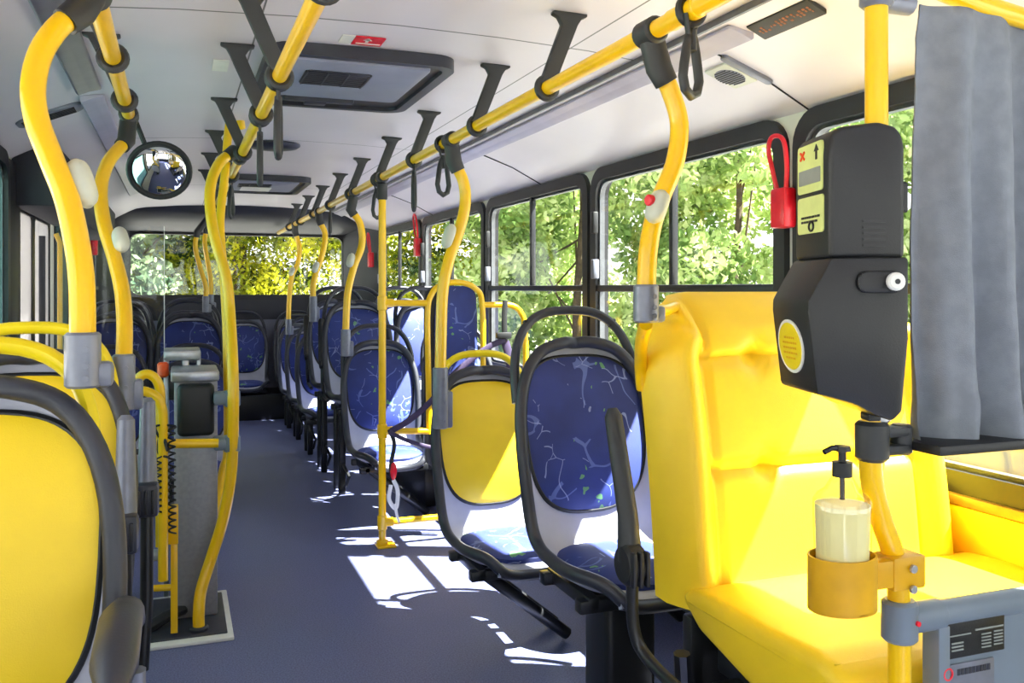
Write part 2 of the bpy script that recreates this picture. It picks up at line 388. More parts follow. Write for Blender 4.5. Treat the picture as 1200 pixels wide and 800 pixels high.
# rear wall with its window
b = MB(); RX0, RX1, RZ0, RZ1 = -.45, 1.64, 1.16, 1.79
b.box((XL, Y1-.08, .0), (XR, Y1, .93)); struct('wall_rear', b, 'rear_grey')
b = MB(); b.box((XL, Y1-.10, .93), (XR, Y1, RZ0)); b.box((XL, Y1-.10, RZ0), (RX0, Y1, RZ1)); b.box((RX1, Y1-.10, RZ0), (XR, Y1, RZ1)); b.box((XL, Y1-.10, RZ1), (XR, Y1, 2.1))
b.prism([(XL, Y1-.1), (RX0+.03, Y1-.1), (XL+.02, Y1-.85), (XL, Y1-.9)], fZ(0), .3, 1.98)
b.prism([(XR, Y1-.1), (RX1-.03, Y1-.1), (XR-.02, Y1-.85), (XR, Y1-.9)], fZ(0), .3, 1.98)
struct('trim_3', b, 'rear_dark')
b = MB(); b.prism([(9.35, RZ1+.0), (9.35, 2.02), (8.55, 2.02), (8.62, 1.93), (8.9, 1.85)], lambda a, z, d: Vector((d, a, z)), XL, XR); struct('trim_4', b, 'rear_dark')
w_ = thing('window_20', None, None, (.6, Y1-.05, RZ0), kind='structure')
MB().ring(rrect(RX0-.03, RX1+.03, RZ0-.03, RZ1+.03, .12), rrect(RX0+.03, RX1-.03, RZ0+.02, RZ1-.02, .08), fY(Y1-.1), -.02, .06).build('window_frame', 'rubber', w_)
MB().box((RX0, Y1-.06, RZ0), (RX1, Y1-.055, RZ1)).build('pane', 'glass', w_)
# front behind the camera: windshield opening
b = MB(); b.box((XL, Y0-.08, 0), (XR, Y0, .7)); b.box((XL, Y0-.08, 1.85), (XR, Y0, 2.1)); b.box((XL, Y0-.08, .7), (XL+.08, Y0, 1.85)); b.box((XR-.08, Y0-.08, .7), (XR, Y0, 1.85)); struct('wall_front', b, 'rear_dark')
w_ = thing('window_21', None, None, (.6, Y0-.05, .7), kind='structure'); MB().box((XL+.05, Y0-.05, .68), (XR-.05, Y0-.044, 1.87)).build('pane', 'glass', w_)
# yellow side panel and brown sill beside the wide seat, sill trims elsewhere
b = MB(); b.box((XR-.03, .7, .42), (XR, 2.3, .715), .01); struct('trim_5', b, 'yellow_vinyl')
b = MB(); b.box((XR-.035, .7, .715), (XR+.0, 2.3, .742), .006); struct('trim_6', b, 'sill_brown')
b = MB(); b.box((XR-.02, 2.3, .0), (XR, 8.5, .70), .005); struct('trim_7', b, 'wall_lower')
# light strips along both coves
def strip(nm, X, y0, y1, s, m='light_strip'):
    b = MB(); z = 1.962
    def f(a, c, d): return Vector((X+s*a, d, z+c))
    b.prism([(-.040, .0), (-.036, -.008), (.0, -.018), (.036, -.034), (.044, -.028), (.042, -.005)], f, y0, y1, .003)
    return struct(nm, b, m)
strip('trim_8', 1.44, 2.07, 8.6, 1); strip('trim_9', -.29, .6, 3.5, -1, 'strip_grey')
strip('trim_10', -.29, 3.62, 7.2, -1)
b = MB(); b.box((1.352, .0, 1.952), (1.362, 8.6, 1.978)); struct('trim_11', b, 'alu')
# beads over the coves
b = MB()
for y in (2.27, 4.43, 6.59): b.tube([(XR-.005, y, 1.80), (1.66, y, 1.883), (1.47, y, 1.95)], .003, 6)
struct('trim_12', b, 'rubber')
# platform under the wide seat, platform under rear bench, boxes over wheels
b = MB(); b.box((1.02, -.2, 0), (XR, 2.28, .10), .006)
struct('trim_13', b, 'black_metal')
b = MB(); b.box((1.03, -.18, .10), (XR-.02, 2.27, .104))
for i in range(9):
    for j in range(12):
        x = 1.05+i*.085; y = 2.24-j*.085
        b.box((x, y-.073, .104), (x+.073, y, .110), .004)
struct('trim_14', b, 'tread')
b = MB(); b.box((XL, 8.75, 0), (XR, Y1-.1, .24), .01); struct('trim_15', b, 'black_metal')
b = MB(); b.box((1.32, 4.95, 0), (XR, 6.6, .22), .02); struct('trim_16', b, 'black_metal')

# ------------------------------------------------------------------ seats
prof_s = catmull([Vector((0, y, z)) for y, z in ((.114, .925), (.1137, .9243), (.113, .921), (.111, .914), (.107, .902), (.100, .88), (.072, .78), (.036, .64), (.006, .50), (-.012, .41), (-.045, .358), (-.12, .335), (-.25, .330), (-.35, .338), (-.405, .335), (-.428, .305))], 5)
arc = [0]
for a, c in zip(prof_s, prof_s[1:]): arc.append(arc[-1]+(c-a).length)
def prof_at(s):
    s = max(0, min(arc[-1]-1e-6, s))
    i = max(k for k in range(len(arc)-1) if arc[k] <= s)
    t = (s-arc[i])/(arc[i+1]-arc[i]); p = prof_s[i].lerp(prof_s[i+1], t)
    i0, i1 = max(0, i-1), min(len(prof_s)-1, i+2); tg = (prof_s[i1]-prof_s[i0]).normalized()
    return p, Vector((0, tg.z, -tg.y))
def s_of(test): return next(arc[i] for i, p in enumerate(prof_s) if test(p))
def halfw(p):
    if p.z > .6:
        q = min(1, (p.z-.6)/(.9253-.6)); return max(.025, .214*(1-q**3)**(1/2.9))
    if p.y > -.1: return .214-.016*(.6-p.z)/.25
    if p.y < -.30: q = min(1, (-.30-p.y)/.1285); return max(.13, .200*(1-q**3)**(1/2.4))
    return .200
def make_seat(colour, handle, raise_, legs, armrest=None):
    t = thing('bus_seat', None, 'seat')
    R = Vector((0, 0, raise_))
    # shell with two skins
    b = MB(); B = b.bm; nu = 12; fr = []; bk = []
    for i, p in enumerate(prof_s):
        _, nrm = prof_at(arc[i]); hw = halfw(p)
        fr.append([B.verts.new(R+p+Vector((hw*(2*k/nu-1), 0, 0))+nrm*(.038*abs(2*k/nu-1)**4)) for k in range(nu+1)])
        bk.append([B.verts.new(R+p+Vector((hw*(2*k/nu-1), 0, 0))+nrm*(.038*abs(2*k/nu-1)**4-.02)) for k in range(nu+1)])
    m_ = len(fr)
    for i in range(m_-1):
        for k in range(nu):
            B.faces.new((fr[i][k], fr[i][k+1], fr[i+1][k+1], fr[i+1][k])); B.faces.new((bk[i][k+1], bk[i][k], bk[i+1][k], bk[i+1][k+1]))
        for k in (0, nu): B.faces.new((fr[i][k], fr[i+1][k], bk[i+1][k], bk[i][k]))
    for i in (0, m_-1):
        for k in range(nu): B.faces.new((fr[i][k], bk[i][k], bk[i][k+1], fr[i][k+1]))
    edge = [v.co.copy() for v in ([r[0] for r in fr]+fr[-1][1:-1]+[r[nu] for r in fr[::-1]]+fr[0][-2:0:-1])]
    b.build('shell', 'shell_grey', t)
    L = [edge[0]]
    for v in edge[1:]:
        if (v-L[-1]).length > .014: L.append(v)
    if (L[-1]-L[0]).length < .012: L.pop()
    for _ in range(7): L = [(L[k-1]+L[k]*2+L[(k+1) % len(L)])/4 for k in range(len(L))]
    edge = L
    MB().tube(edge, .018, 10, closed=True).build('rim', 'charcoal', t)
    s0 = s_of(lambda p: p.z < .672)
    def fb(x, s, off):
        p, nrm = prof_at(s0-s); hw = halfw(p); return R+p+Vector((x, 0, 0))+nrm*(off+.030*min(1, abs(x/hw))**4)
    pad = 'blue_fabric' if colour == 'blue' else 'yellow_vinyl'
    bp = MB().pad(fb, .188, .226, .03, 2.9, .05).build('back_pad', pad, t)
    ring = []
    for k in range(56):
        an = 2*PI*k/56; ca, sa = math.cos(an), math.sin(an); x = math.copysign(abs(ca)**(2/2.9), ca)*.190; y = math.copysign(abs(sa)**(2/2.9), sa)*.228
        ring.append(fb(x*(1+.05*y/.228), y, .004))
    MB().tube(ring, .0085, 8, closed=True).build('piping', 'black_plastic', bp)
    s1 = s_of(lambda p: p.y < -.225)
    def fs(x, s, off):
        p, nrm = prof_at(s1-s); return R+p+Vector((x, 0, 0))+nrm*(off+.025*min(1, abs(x/.2))**4)
    MB().pad(fs, .168, .178, .034, 3.0, 0, thick=.016).build('seat_pad', 'blue_fabric', t)
    # grab handle arch
    if handle:
        pts = []
        for k in range(25):
            an = PI*k/24; x = math.copysign(abs(math.cos(an))**.72, math.cos(an))*.203; hy = handle != 'charcoal'; x *= .86 if hy else 1; z = (.80 if hy else .76)+(.195 if hy else .27)*math.sin(an)**.72
            pts.append(R+Vector((x, .062+(z-.76)*.30+.004, z)))
        MB().tube(pts, .0165, 10, flat=.85).build('grab_handle', handle, t)
        if handle == 'charcoal':
            for k in (7, 17): MB().tube([pts[k]+(pts[k-1]-pts[k])*.12, pts[k], pts[k]+(pts[k+1]-pts[k])*.12], .0175, 10, flat=.85).build('joint', 'black_plastic', t)
    f_ = MB(); f_.box((-.185, -.34, .27+raise_), (.185, -.30, .305+raise_), .006).box((-.185, -.10, .27+raise_), (.185, -.06, .305+raise_), .006).box((-.16, -.34, .275+raise_), (-.13, -.06, .31+raise_), .004).box((.13, -.34, .275+raise_), (.16, -.06, .31+raise_), .004)
    f_.build('seat_frame', 'black_metal', t)
    if legs == 'pedestal':
        MB().box((-.075, -.27, 0), (.075, -.12, .28+raise_), .02, 3).box((-.11, -.31, 0), (.11, -.08, .012), .004).build('pedestal', 'black_metal', t)
    elif legs == 'diagonal':
        MB().tube([(-.12, -.3, .28+raise_), (.2, -.25, .02)], .022, 10).build('leg', 'black_metal', t)
        MB().tube([(-.12, -.09, .28+raise_), (.2, -.14, .02)], .022, 10).build('leg', 'black_metal', t)
    elif legs == 'straight':
        MB().box((-.17, -.30, 0), (-.13, -.26, .28+raise_), .006).build('leg', 'black_metal', t)
        MB().box((-.17, -.12, 0), (-.13, -.08, .28+raise_), .006).build('leg', 'black_metal', t)
        MB().tube([(-.15, -.28, .2), (-.12, -.36, .12), (-.13, -.30, .05)], .01, 8).build('foot_bar', 'black_metal', t)
    else:
        MB().box((.13, -.30, 0), (.17, -.26, .28+raise_), .006).build('leg', 'black_metal', t)
        MB().box((.13, -.12, 0), (.17, -.08, .28+raise_), .006).build('leg', 'black_metal', t)
    if armrest == 'up':
        arm_up(t, -.225, raise_, .0, 'black_plastic')
    return t
def arm_up(t, x, rz, dy, m):
    A = MB(); z0 = .56+rz
    A.tube([(x, .0+dy, z0+.0), (x, .015+dy, z0+.08), (x, .05+dy, z0+.26), (x, .052+dy, z0+.275)], [.022, .020, .017, .008], 10, flat=1.2)
    a = A.build('armrest', m, t)
    MB().cyl((x-.018, .0+dy, z0-.01), (x+.018, .0+dy, z0-.01), .034, 18, .006).build('pivot', m, a)
    MB().tube([(x, 0+dy, z0-.03), (x, -.005+dy, z0-.14), (x, -.06+dy, z0-.20), (x, -.22+dy, z0-.215)], .012, 8).build('support_tube', 'black_metal', a)
def place(s, x, y, label, group=None):
    s.location = (x, y, 0); s['label'] = label
    if group: s['group'] = group
    return s
G_R = 'right side pairs of bus seats'
XA, XB = 1.085, 1.545
s_r1 = make_seat('blue', 'charcoal', .15, 'pedestal'); place(s_r1, 1.14, 2.40, 'nearest blue patterned bus seat, with big charcoal handle, on a black pedestal', G_R)
s_r2 = make_seat('yellow', 'yellow_plastic', 0, 'diagonal'); place(s_r2, 1.10, 3.17, 'yellow-backed bus seat with blue seat pad, at the aisle behind the nearest blue seat', G_R)
s_up = make_seat('blue', 'charcoal', .22, 'straight', 'up')
s_std = make_seat('blue', 'charcoal', 0, 'diagonal')
s_low = make_seat('blue', 'charcoal', -.04, 'straight')
s_win = make_seat('blue', 'charcoal', 0, 'wall')
s_winup = make_seat('blue', 'charcoal', .22, 'wall')
dup(s_r1, (1.606, 2.40, 0), 'blue bus seat by the window, beside the nearest blue pedestal seat', G_R)
dup(s_r2, (1.568, 3.17, 0), 'window-side bus seat with yellow handle, beside the yellow-backed aisle seat', G_R)
place(s_std, 1.085, 5.02, 'blue bus seat at the aisle directly behind the yellow wheelchair rail', G_R)
place(s_win, 1.55, 5.02, 'blue bus seat by the window partly hidden behind the tall blue backrest panel', G_R)
place(s_up, 1.085, 5.72, 'raised blue aisle seat with upright armrest, nearer of two', G_R)
dup(s_up, (1.085, 6.42, 0), 'raised blue aisle seat with upright armrest, farther of two', G_R)
place(s_winup, 1.55, 5.72, 'raised blue window seat in the row just beyond the wheelchair space row', G_R)
dup(s_winup, (1.55, 6.42, 0), 'raised sunlit blue window seat, second raised row', G_R)
place(s_low, 1.085, 7.1, 'low blue aisle seat, nearest of the three low rear rows', G_R)
dup(s_low, (1.085, 7.8, 0), 'low blue aisle seat, middle of the three low rear rows', G_R)
dup(s_low, (1.085, 8.45, 0), 'low blue aisle seat, last of the three low rear rows', G_R)
for k, y in enumerate((7.1, 7.8, 8.45)):
    dup(s_low, (1.55, y, 0), 'low blue window seat in the %s low rear row' % ('first', 'second', 'last')[k], G_R)
GB = 'rear bench seats'
for k, x in enumerate((-.40, .09, .62, 1.12, 1.58)):
    c = copy_tree(s_win); c.location = (x, 9.12, 0 if False else -.02)
    c['group'] = GB; c['label'] = ('rear bench seat at the left corner under the back window', 'rear bench seat second from the left under the back window', 'middle rear bench seat facing the aisle, under the back window', 'rear bench seat second from the right under the back window', 'rear bench seat at the right corner under the back window')[k]
# left side
s_l1 = make_seat('yellow', 'yellow_plastic', .165, 'pedestal'); place(s_l1, -.30, 1.48, 'yellow bus seat in the left foreground, nearest seat on the left', 'yellow seats on the left')
s_l2 = dup(s_l1, (-.31, 2.14, 0), 'yellow bus seat directly behind the left foreground seat', 'yellow seats on the left')
# raised armrests of the second seat
for k, (x, y) in enumerate(((.205, .0), (.24, .32))):
    A = MB(); zt = .97; zp = .735
    a = MB().tube([(x, y-.03, zp), (x, y-.01, zp+.1), (x, y, zt-.01), (x, y+.002, zt)], [.026, .022, .019, .010], 10).build('armrest', 'clamp_grey', s_l2)
    g = MB()
    g.box((x-.028, y-.075, zp-.055), (x+.028, y-.02, zp+.03), .012)
    g.build('pivot', 'charcoal', a)
    g = MB()
    for j in range(3): g.box((x-.022+j*.016, y-.08, zp-.045), (x-.014+j*.016, y-.07, zp+.015), .002)
    g.build('vent_slot', 'rubber', a)
    MB().tube([(x, y-.05, zp-.05), (x, y-.07, zp-.25), (x-.01, y-.09, zp-.42)], .016, 10).build('support_tube', 'black_metal', a)
# lowered armrest of the first seat
x = .235
a = MB().tube([(x, -.02, .75), (x-.004, -.08, .785), (x-.006, -.16, .80), (x-.006, -.30, .795), (x-.006, -.345, .78)], [.018, .022, .0245, .0245, .014], 14, flat=1.15).build('armrest', 'charcoal', s_l1)
MB().tube([(x-.02, -.26, .77), (x-.02, -.24, .3), (x-.02, -.22, .02)], .013, 10).tube([(x+.016, -.26, .77), (x+.016, -.24, .3), (x+.016, -.22, .02)], .013, 10).build('support_tube', 'clamp_grey', a)
s_la = make_seat('blue', 'charcoal', .13, 'straight'); GL = 'blue seats on the left behind the turnstile'
place(s_la, .085, 6.35, 'blue aisle seat on the left with tall handle, behind the turnstile', GL)
dup(s_la, (-.375, 6.35, 0), 'blue window seat on the left with tall handle, seen between the yellow poles', GL)
dup(s_la, (.085, 7.1, 0), 'blue aisle seat on the left, one row behind the tall-handled pair', GL)
dup(s_la, (-.375, 7.1, 0), 'blue window seat on the left, one row behind the tall-handled pair', GL)
s_lb = make_seat('blue', 'charcoal', -.13, 'straight')
place(s_lb, .09, 5.65, 'low blue aisle seat right behind the turnstile cabinet', GL)
dup(s_lb, (-.37, 5.65, 0), 'low blue window seat on the left, just beyond the glass screen', GL)

# wide yellow seat in the right foreground
T = thing('wide_bus_seat', 'wide yellow vinyl seat with tall backrest in the right foreground', 'seat', (1.33, 1.6, .10))
X0, X1s, YB = 1.005, 1.785, 1.66
def backfn(u, v):
    """u 0..1 across, v 0..1 up; quilted front of the tall backrest"""
    x = X0+(X1s-X0)*u; z = .56+.68*v
    rnd = 0
    y = YB+.11*v-.0
    e = min(u, 1-u)*(X1s-X0); bol = .030*math.exp(-((e-.055)/.035)**2)
    e2 = .062*max(0, 1-e/.05)**2.2
    top = .07*max(0, 1-(1-v)*.68/.09)**2.2
    tuft = 0
    for tv in (.42, .78): tuft += .014*math.exp(-((v-tv)/.018)**2)*(1 if .12 < u < .88 else 0)
    for tu in (.32, .68):
        for tv in (.42, .78): tuft += .022*math.exp(-(((u-tu)*.87/.03)**2+((v-tv)*.68/.03)**2))
    vs = .015*math.exp(-((e-.105)/.010)**2)
    wav = .012*math.sin(v*PI*1.2)
    return x, y-bol+e2+top+tuft+vs-wav, z
b = MB(); B = b.bm; nu, nv = 70, 60; G = []
for j in range(nv+1):
    row = []
    for i in range(nu+1):
        u, v = i/nu, j/nv; x, y, z = backfn(u, v)
        # rounded upper corners
        e = min(u, 1-u)*(X1s-X0); up = (1-v)*.68; r = .16
        if e < r and up < r:
            dx, dz = r-e, r-up; q = max(dx, dz); L = math.hypot(dx, dz)
            if L > 0: k = q/L; nx, nz = dx*k, dz*k
            x = (X0+r-nx) if u < .5 else (X1s-r+nx); z = .56+.68-r+nz
        row.append(B.verts.new((x, y, z)))
    G.append(row)
for j in range(nv):
    for i in range(nu): B.faces.new((G[j][i], G[j][i+1], G[j+1][i+1], G[j+1][i]))
bd = G[0][:]+[G[j][nu] for j in range(1, nv+1)]+G[nv][-2::-1]+[G[j][0] for j in range(nv-1, 0, -1)]
rear = [B.verts.new((v.co.x, v.co.y+.05, v.co.z)) for v in bd]
for k in range(len(bd)): B.faces.new((bd[k], bd[(k+1) % len(bd)], rear[(k+1) % len(bd)], rear[k]))
B.faces.new(rear)
b.build('backrest', 'yellow_vinyl', T, angle=60)
b = MB()
b.prism([(1.70, .585), (1.66, .61), (1.60, .617), (1.40, .618), (1.24, .628), (1.19, .61), (1.17, .56), (1.19, .50), (1.30, .475), (1.45, .49), (1.62, .53)], lambda a, z, d: Vector((d, a, z)), X0+.01, X1s+.03, .028, 4)
b.build('seat_cushion', 'yellow_vinyl', T, angle=60)
b = MB(); b.tube(catmull([P(p[0], p[1], Y=yy) for p, yy in (((753, 455), 1.84), ((751, 430), 1.82), ((752, 400), 1.76), ((757, 380), 1.70))], 5), .015, 10); b.tube(catmull([P(p[0], p[1], Y=yy) for p, yy in (((762, 362), 1.69), ((778, 364), 1.74), ((796, 360), 1.84), ((815, 372), 1.92))], 5), .013, 10)
b.build('grab_handle', 'yellow_paint', T)
b = MB(); b.box((X0+.06, 1.25, .44), (X1s-.03, 1.62, .50), .01).box((1.0, 1.32, .10), (1.08, 1.55, .46), .01).box((1.60, 1.32, .10), (1.68, 1.55, .46), .01).box((X0+.03, 1.67, .30), (X1s-.03, 1.71, .54), .01)
b.tube([(.97, 1.60, .50), (1.0, 1.62, .2), (1.06, 1.62, .11)], .018, 8)
b.build('seat_frame', 'black_metal', T)
xa = .872
A = MB().tube([(xa, 1.64, .69), (xa, 1.65, .78), (xa, 1.715, .975), (xa, 1.72, .992)], [.026, .021, .019, .010], 12).build('armrest', 'bracket_plastic', T)
MB().cyl((xa-.024, 1.63, .685), (xa+.02, 1.63, .685), .043, 20, .008).build('pivot', 'black_plastic', A)
b = MB()
for j in range(3): b.box((xa-.022+j*.015, 1.582, .65), (xa-.014+j*.015, 1.60, .72), .002)
b.build('vent_slot', 'rubber', A)
MB().tube(catmull([(xa, 1.63, .66), (xa, 1.625, .56), (xa+.01, 1.59, .51), (xa+.015, 1.45, .49), (xa+.02, 1.28, .47), (xa+.03, 1.2, .40)], 5), .013, 10).build('support_tube', 'black_metal', A)

# ------------------------------------------------------------------ handrails with ceiling brackets
def bracket(x, y, zr, lean, ztop):
    """T-shaped plastic bracket from the ceiling to the ring around the rail"""
    b = MB(); t = .012
    xt = x+lean; w_ = .021
    def f(a, c, d): return Vector((a, y+d, c))
    poly = [(xt-.05, ztop), (xt-.05, ztop-.009), (xt-.034, ztop-.016), (xt-.024, ztop-.034), (x-w_, zr+.012), (x+w_, zr+.012), (xt+.022, ztop-.034), (xt+.034, ztop-.016), (xt+.05, ztop-.009), (xt+.05, ztop)]
    b.prism(poly, f, -t, t, .003)
    b.tube([(x+.026*math.cos(2*PI*k/20), y, zr+.026*math.sin(2*PI*k/20)) for k in range(20)], .011, 8, closed=True, up=(0, 1, 0))
    return b
def ceil_z(x):
    for (xa_, za), (xb, zb) in zip(prof, prof[1:]):
        if xa_ <= x <= xb: return za+(zb-za)*(x-xa_)/(xb-xa_)
    return 2
def rail(label, X, Z, y0, y1, ys, lean, joints=()):
    t = thing('handrail', label, 'handrail', (X, y0, Z), 'overhead yellow handrails')
    MB().cyl((X, y0, Z), (X, y1, Z), .019, 18, .004).build('rail', 'yellow_paint', t)
    for y in ys: bracket(X, y, Z, lean, ceil_z(X+lean)).build('bracket', 'bracket_plastic', t)
    for y in joints: MB().cyl((X, y-.05, Z), (X, y+.05, Z), .0215, 18, .002).build('joint_sleeve', 'yellow_paint', t)
    return t
RXr, RZr = .93, 1.785
CXr = .243; LXr = -.14
rail('yellow overhead handrail on the right, running the length of the bus', RXr, RZr, .9, 9.0, (1.25, 2.22, 2.82, 3.66, 4.36, 5.12, 5.85, 6.6, 7.35, 8.1), .065, (1.52,))
rail('yellow overhead handrail over the centre of the aisle', CXr, RZr, .9, 6.6, (1.6, 2.33, 2.85, 3.68, 4.45, 5.2, 5.95), -.07)
rail('yellow overhead handrail on the left, ending near the round mirror', LXr, RZr, .6, 3.15, (1.55, 2.28, 2.78), -.06)

def sleeve(a, c, r): return MB().cyl(a, c, r, 16, .004)
def pole(label, pts, rail_pt=None, r=.020, foot=None, button=None, bside=1, floor=False, bottom='clamp_grey'):
    """curved grab pole: tube, dark top clamp, grey lower clamp, stop button"""
    pts = [Vector(p) for p in pts]
    t = thing('grab_pole', label, 'grab pole', tuple(pts[-1]), 'yellow grab poles')
    cp = catmull(pts, 6); MB().tube(cp, r, 14).build('pole', 'yellow_paint', t)
    if rail_pt is not None:
        rp = Vector(rail_pt); p0 = pts[0]; dr = (pts[1]-p0).normalized()
        c = MB(); c.tube([rp.lerp(p0, .25), p0, p0+dr*.035], [r*1.35, r*1.4, r*1.25], 14)
        c.cyl(rp+Vector((0, -.032, 0)), rp+Vector((0, .032, 0)), .029, 18, .005)
        c.build('upper_clamp', 'bracket_plastic', t)
    if floor: MB().cyl((pts[-1].x, pts[-1].y, 0.0), (pts[-1].x, pts[-1].y, .035), .034, 18, .006).cyl((pts[-1].x, pts[-1].y, 0), (pts[-1].x, pts[-1].y, .008), .055, 20).build('floor_flange', 'charcoal', t)
    elif foot:
        e = pts[-1]; c = MB(); c.cyl(e+Vector((0, 0, .03)), e+Vector((0, 0, -foot)), r*1.35, 14, .004)
        c.box((e.x-r*.6, e.y-.01, e.z-foot), (e.x+r*2.2, e.y+.03, e.z-foot*.3), .008)
        for q in (.1, .55, .9): c.cyl((e.x+.3*r, e.y-r*1.45, e.z-foot*q+.01), (e.x+.3*r, e.y-r*1.2, e.z-foot*q+.01), .005, 8)
        c.build('lower_clamp', bottom, t)
    if button:
        q = Vector(button[0]); dq = Vector(button[1]).normalized(); hl = button[2] if len(button) > 2 else .045; off = button[3] if len(button) > 3 else Vector((-.004, -.022, 0))
        n_ = 10; bb = MB(); L = [q+off+dq*(hl*(-1+2*k/n_)) for k in range(n_+1)]
        bb.tube(L, [max(.008, .026*(1-abs(-1+2*k/n_)**4)**.5) for k in range(n_+1)], 14, flat=.8)
        sh = bb.build('stop_button', 'button_shell', t)
        if bside: MB().cyl(q+off+Vector((-.026, -.006, .012)), q+off+Vector((-.014, -.003, .012)), .012, 16, .002).build('button', 'red', sh)
    return t
def path(pp, ys):
    if not isinstance(ys, (list, tuple)): ys = (ys, ys)
    n_ = len(pp)-1; return [P(a, c, Y=ys[0]+(ys[1]-ys[0])*i/n_) for i, (a, c) in enumerate(pp)]
pp = path([(772, 80), (785, 105), (796, 145), (791, 190), (776, 228), (765, 262), (759, 300), (757, 350)], 1.66)
pole('curved yellow pole rising from the wide yellow seat, with stop button', pp, (RXr, 1.66, RZr), foot=.05, button=(P(766, 243, Y=1.66), pp[4]-pp[5], .036))
pp = path([(532, 190), (543, 213), (545, 240), (538, 270), (526, 305), (519, 340), (517, 385), (516, 440)], 3.12)
pole('curved yellow pole rising from the yellow-backed aisle seat on the right', pp, (RXr, 3.12, RZr), r=.021, foot=.19, button=(P(525, 277, Y=3.12), pp[3]-pp[4], .045), bside=0)
pp = path([(411, 246), (422, 262), (424, 287), (415, 312), (408, 340), (406, 365), (405, 392)], 5.0)
pole('curved yellow pole above the first blue seat past the wheelchair rail', pp, (RXr, 5.0, RZr), foot=.12, button=(P(411, 305, Y=5.0), pp[3]-pp[4], .04), bside=0)
pp = path([(374, 258), (381, 275), (378, 297), (371, 318), (367, 335), (367, 352)], 6.36)
pole('curved yellow pole above the farther raised aisle seat', pp, (RXr, 6.36, RZr), foot=.15, button=(P(370, 313, Y=6.3), pp[2]-pp[3], .04), bside=0)
pp = path([(346, 272), (351, 290), (349, 308), (342, 325), (339, 350), (338, 378)], 7.7)
pole('curved yellow pole above the low rear aisle seats', pp, (RXr, 7.7, RZr), foot=.1, button=(P(342, 318, Y=7.7), pp[2]-pp[3], .04), bside=0)
pp = path([(93, 14), (68, 32), (48, 62), (39, 100), (43, 140), (60, 186), (78, 232), (90, 285), (96, 335), (97, 412)], (1.72, 1.52))
pole('thick curved yellow pole in the left foreground with stop button', pp, (LXr, 1.78, RZr), r=.0195, foot=.055, button=(P(92, 216, Y=1.63), pp[5]-pp[7], .042, Vector((.006, -.016, 0))), bside=0)
pp = path([(148, 165), (127, 190), (118, 222), (122, 262), (134, 302), (143, 340), (146, 380), (145, 430)], (3.0, 2.28))
pole('curved yellow pole rising from the second yellow seat on the left', pp, (LXr, 3.02, RZr), r=.019, foot=.10, button=(P(138, 281, Y=2.62), pp[3]-pp[5], .04, Vector((.008, -.016, 0))), bside=0)
pp = path([(273, 178), (258, 190), (248, 212), (246, 240), (252, 280), (265, 325), (270, 375), (271, 440), (271, 520), (268, 565), (260, 610), (247, 655), (236, 690), (233, 715)], (3.80, 3.41)); pp = [v if i < 7 else Vector((v.x, min(v.y, 3.47), v.z)) for i, v in enumerate(pp)]; pp.append(P(233, 744, Z=0)+Vector((0, 0, .01)))
pole('long curved yellow pole beside the turnstile, reaching the floor', pp, (CXr, 3.84, RZr), r=.021, floor=True)
pp = path([(283, 150), (280, 132), (273, 128), (268, 150), (264, 200), (258, 260), (262, 320), (266, 400), (267, 520), (262, 548), (255, 580), (247, 620)], (4.2, 3.75))
pole('second yellow pole standing just behind the long curved pole', pp, None, r=.018)
for k, pq in enumerate((((231, 272), (229, 290), (235, 315), (241, 335), (241, 352)), ((242, 268), (240, 285), (244, 310), (247, 330), (247, 350)))):
    pp = path(pq, 6.3+.25*k)
    pole(('left', 'right')[k]+' one of the two slim far poles over the blue left seats', pp, (CXr, 6.3+.25*k, RZr), r=.016, foot=.08)
# wheelchair rail
YW = 4.28
t = thing('wheelchair_rail', 'yellow pipe frame of the wheelchair space with straight post', 'railing', (.93, YW, 0))
post = [Vector((.93, YW, RZr-.05)), Vector((.93, YW, .02))]
MB().tube(post, .018, 14).build('post', 'yellow_paint', t)
MB().cyl((.93, YW, RZr-.11), (.93, YW, RZr-.03), .025, 16, .004).cyl((.93, YW-.03, RZr), (.93, YW+.03, RZr), .029, 16, .004).build('upper_clamp', 'bracket_plastic', t)
def q(pts, Y=YW, n=6): return catmull([P(a, c, Y=Y) for a, c in pts], n)
MB().tube(q([(449, 355), (475, 355), (500, 355)]), .016, 12).build('cross_pipe', 'yellow_paint', t)
MB().tube(q([(503, 508), (502, 440), (501, 370), (505, 346), (518, 333), (540, 331), (557, 338), (565, 356), (566, 430), (566, 548)]), .015, 12).build('hoop', 'yellow_paint', t)
MB().tube(q([(566, 357), (585, 357), (600, 358), (610, 366), (615, 384), (616, 440), (617, 560)]), .015, 12).build('side_pipe', 'yellow_paint', t)
MB().tube(q([(449, 505), (480, 505), (504, 505)]), .016, 12).build('cross_pipe', 'yellow_paint', t)
MB().tube([(.93, YW, .115), (1.3, YW, .115), (1.75, YW, .115)], .016, 12).build('cross_pipe', 'yellow_paint', t)
for z in (P(449, 355, Y=YW).z, P(449, 505, Y=YW).z, .115): MB().cyl((.93, YW, z-.035), (.93, YW, z+.035), .024, 16, .004).cyl((.93, YW, z), (.985, YW, z), .021, 14, .003).build('pipe_joint', 'yellow_paint', t)
MB().cyl((.93, YW, 0), (.93, YW, .03), .03, 16, .004).box((.90, YW-.05, 0), (.99, YW+.05, .01), .003).build('floor_flange', 'yellow_paint', t)
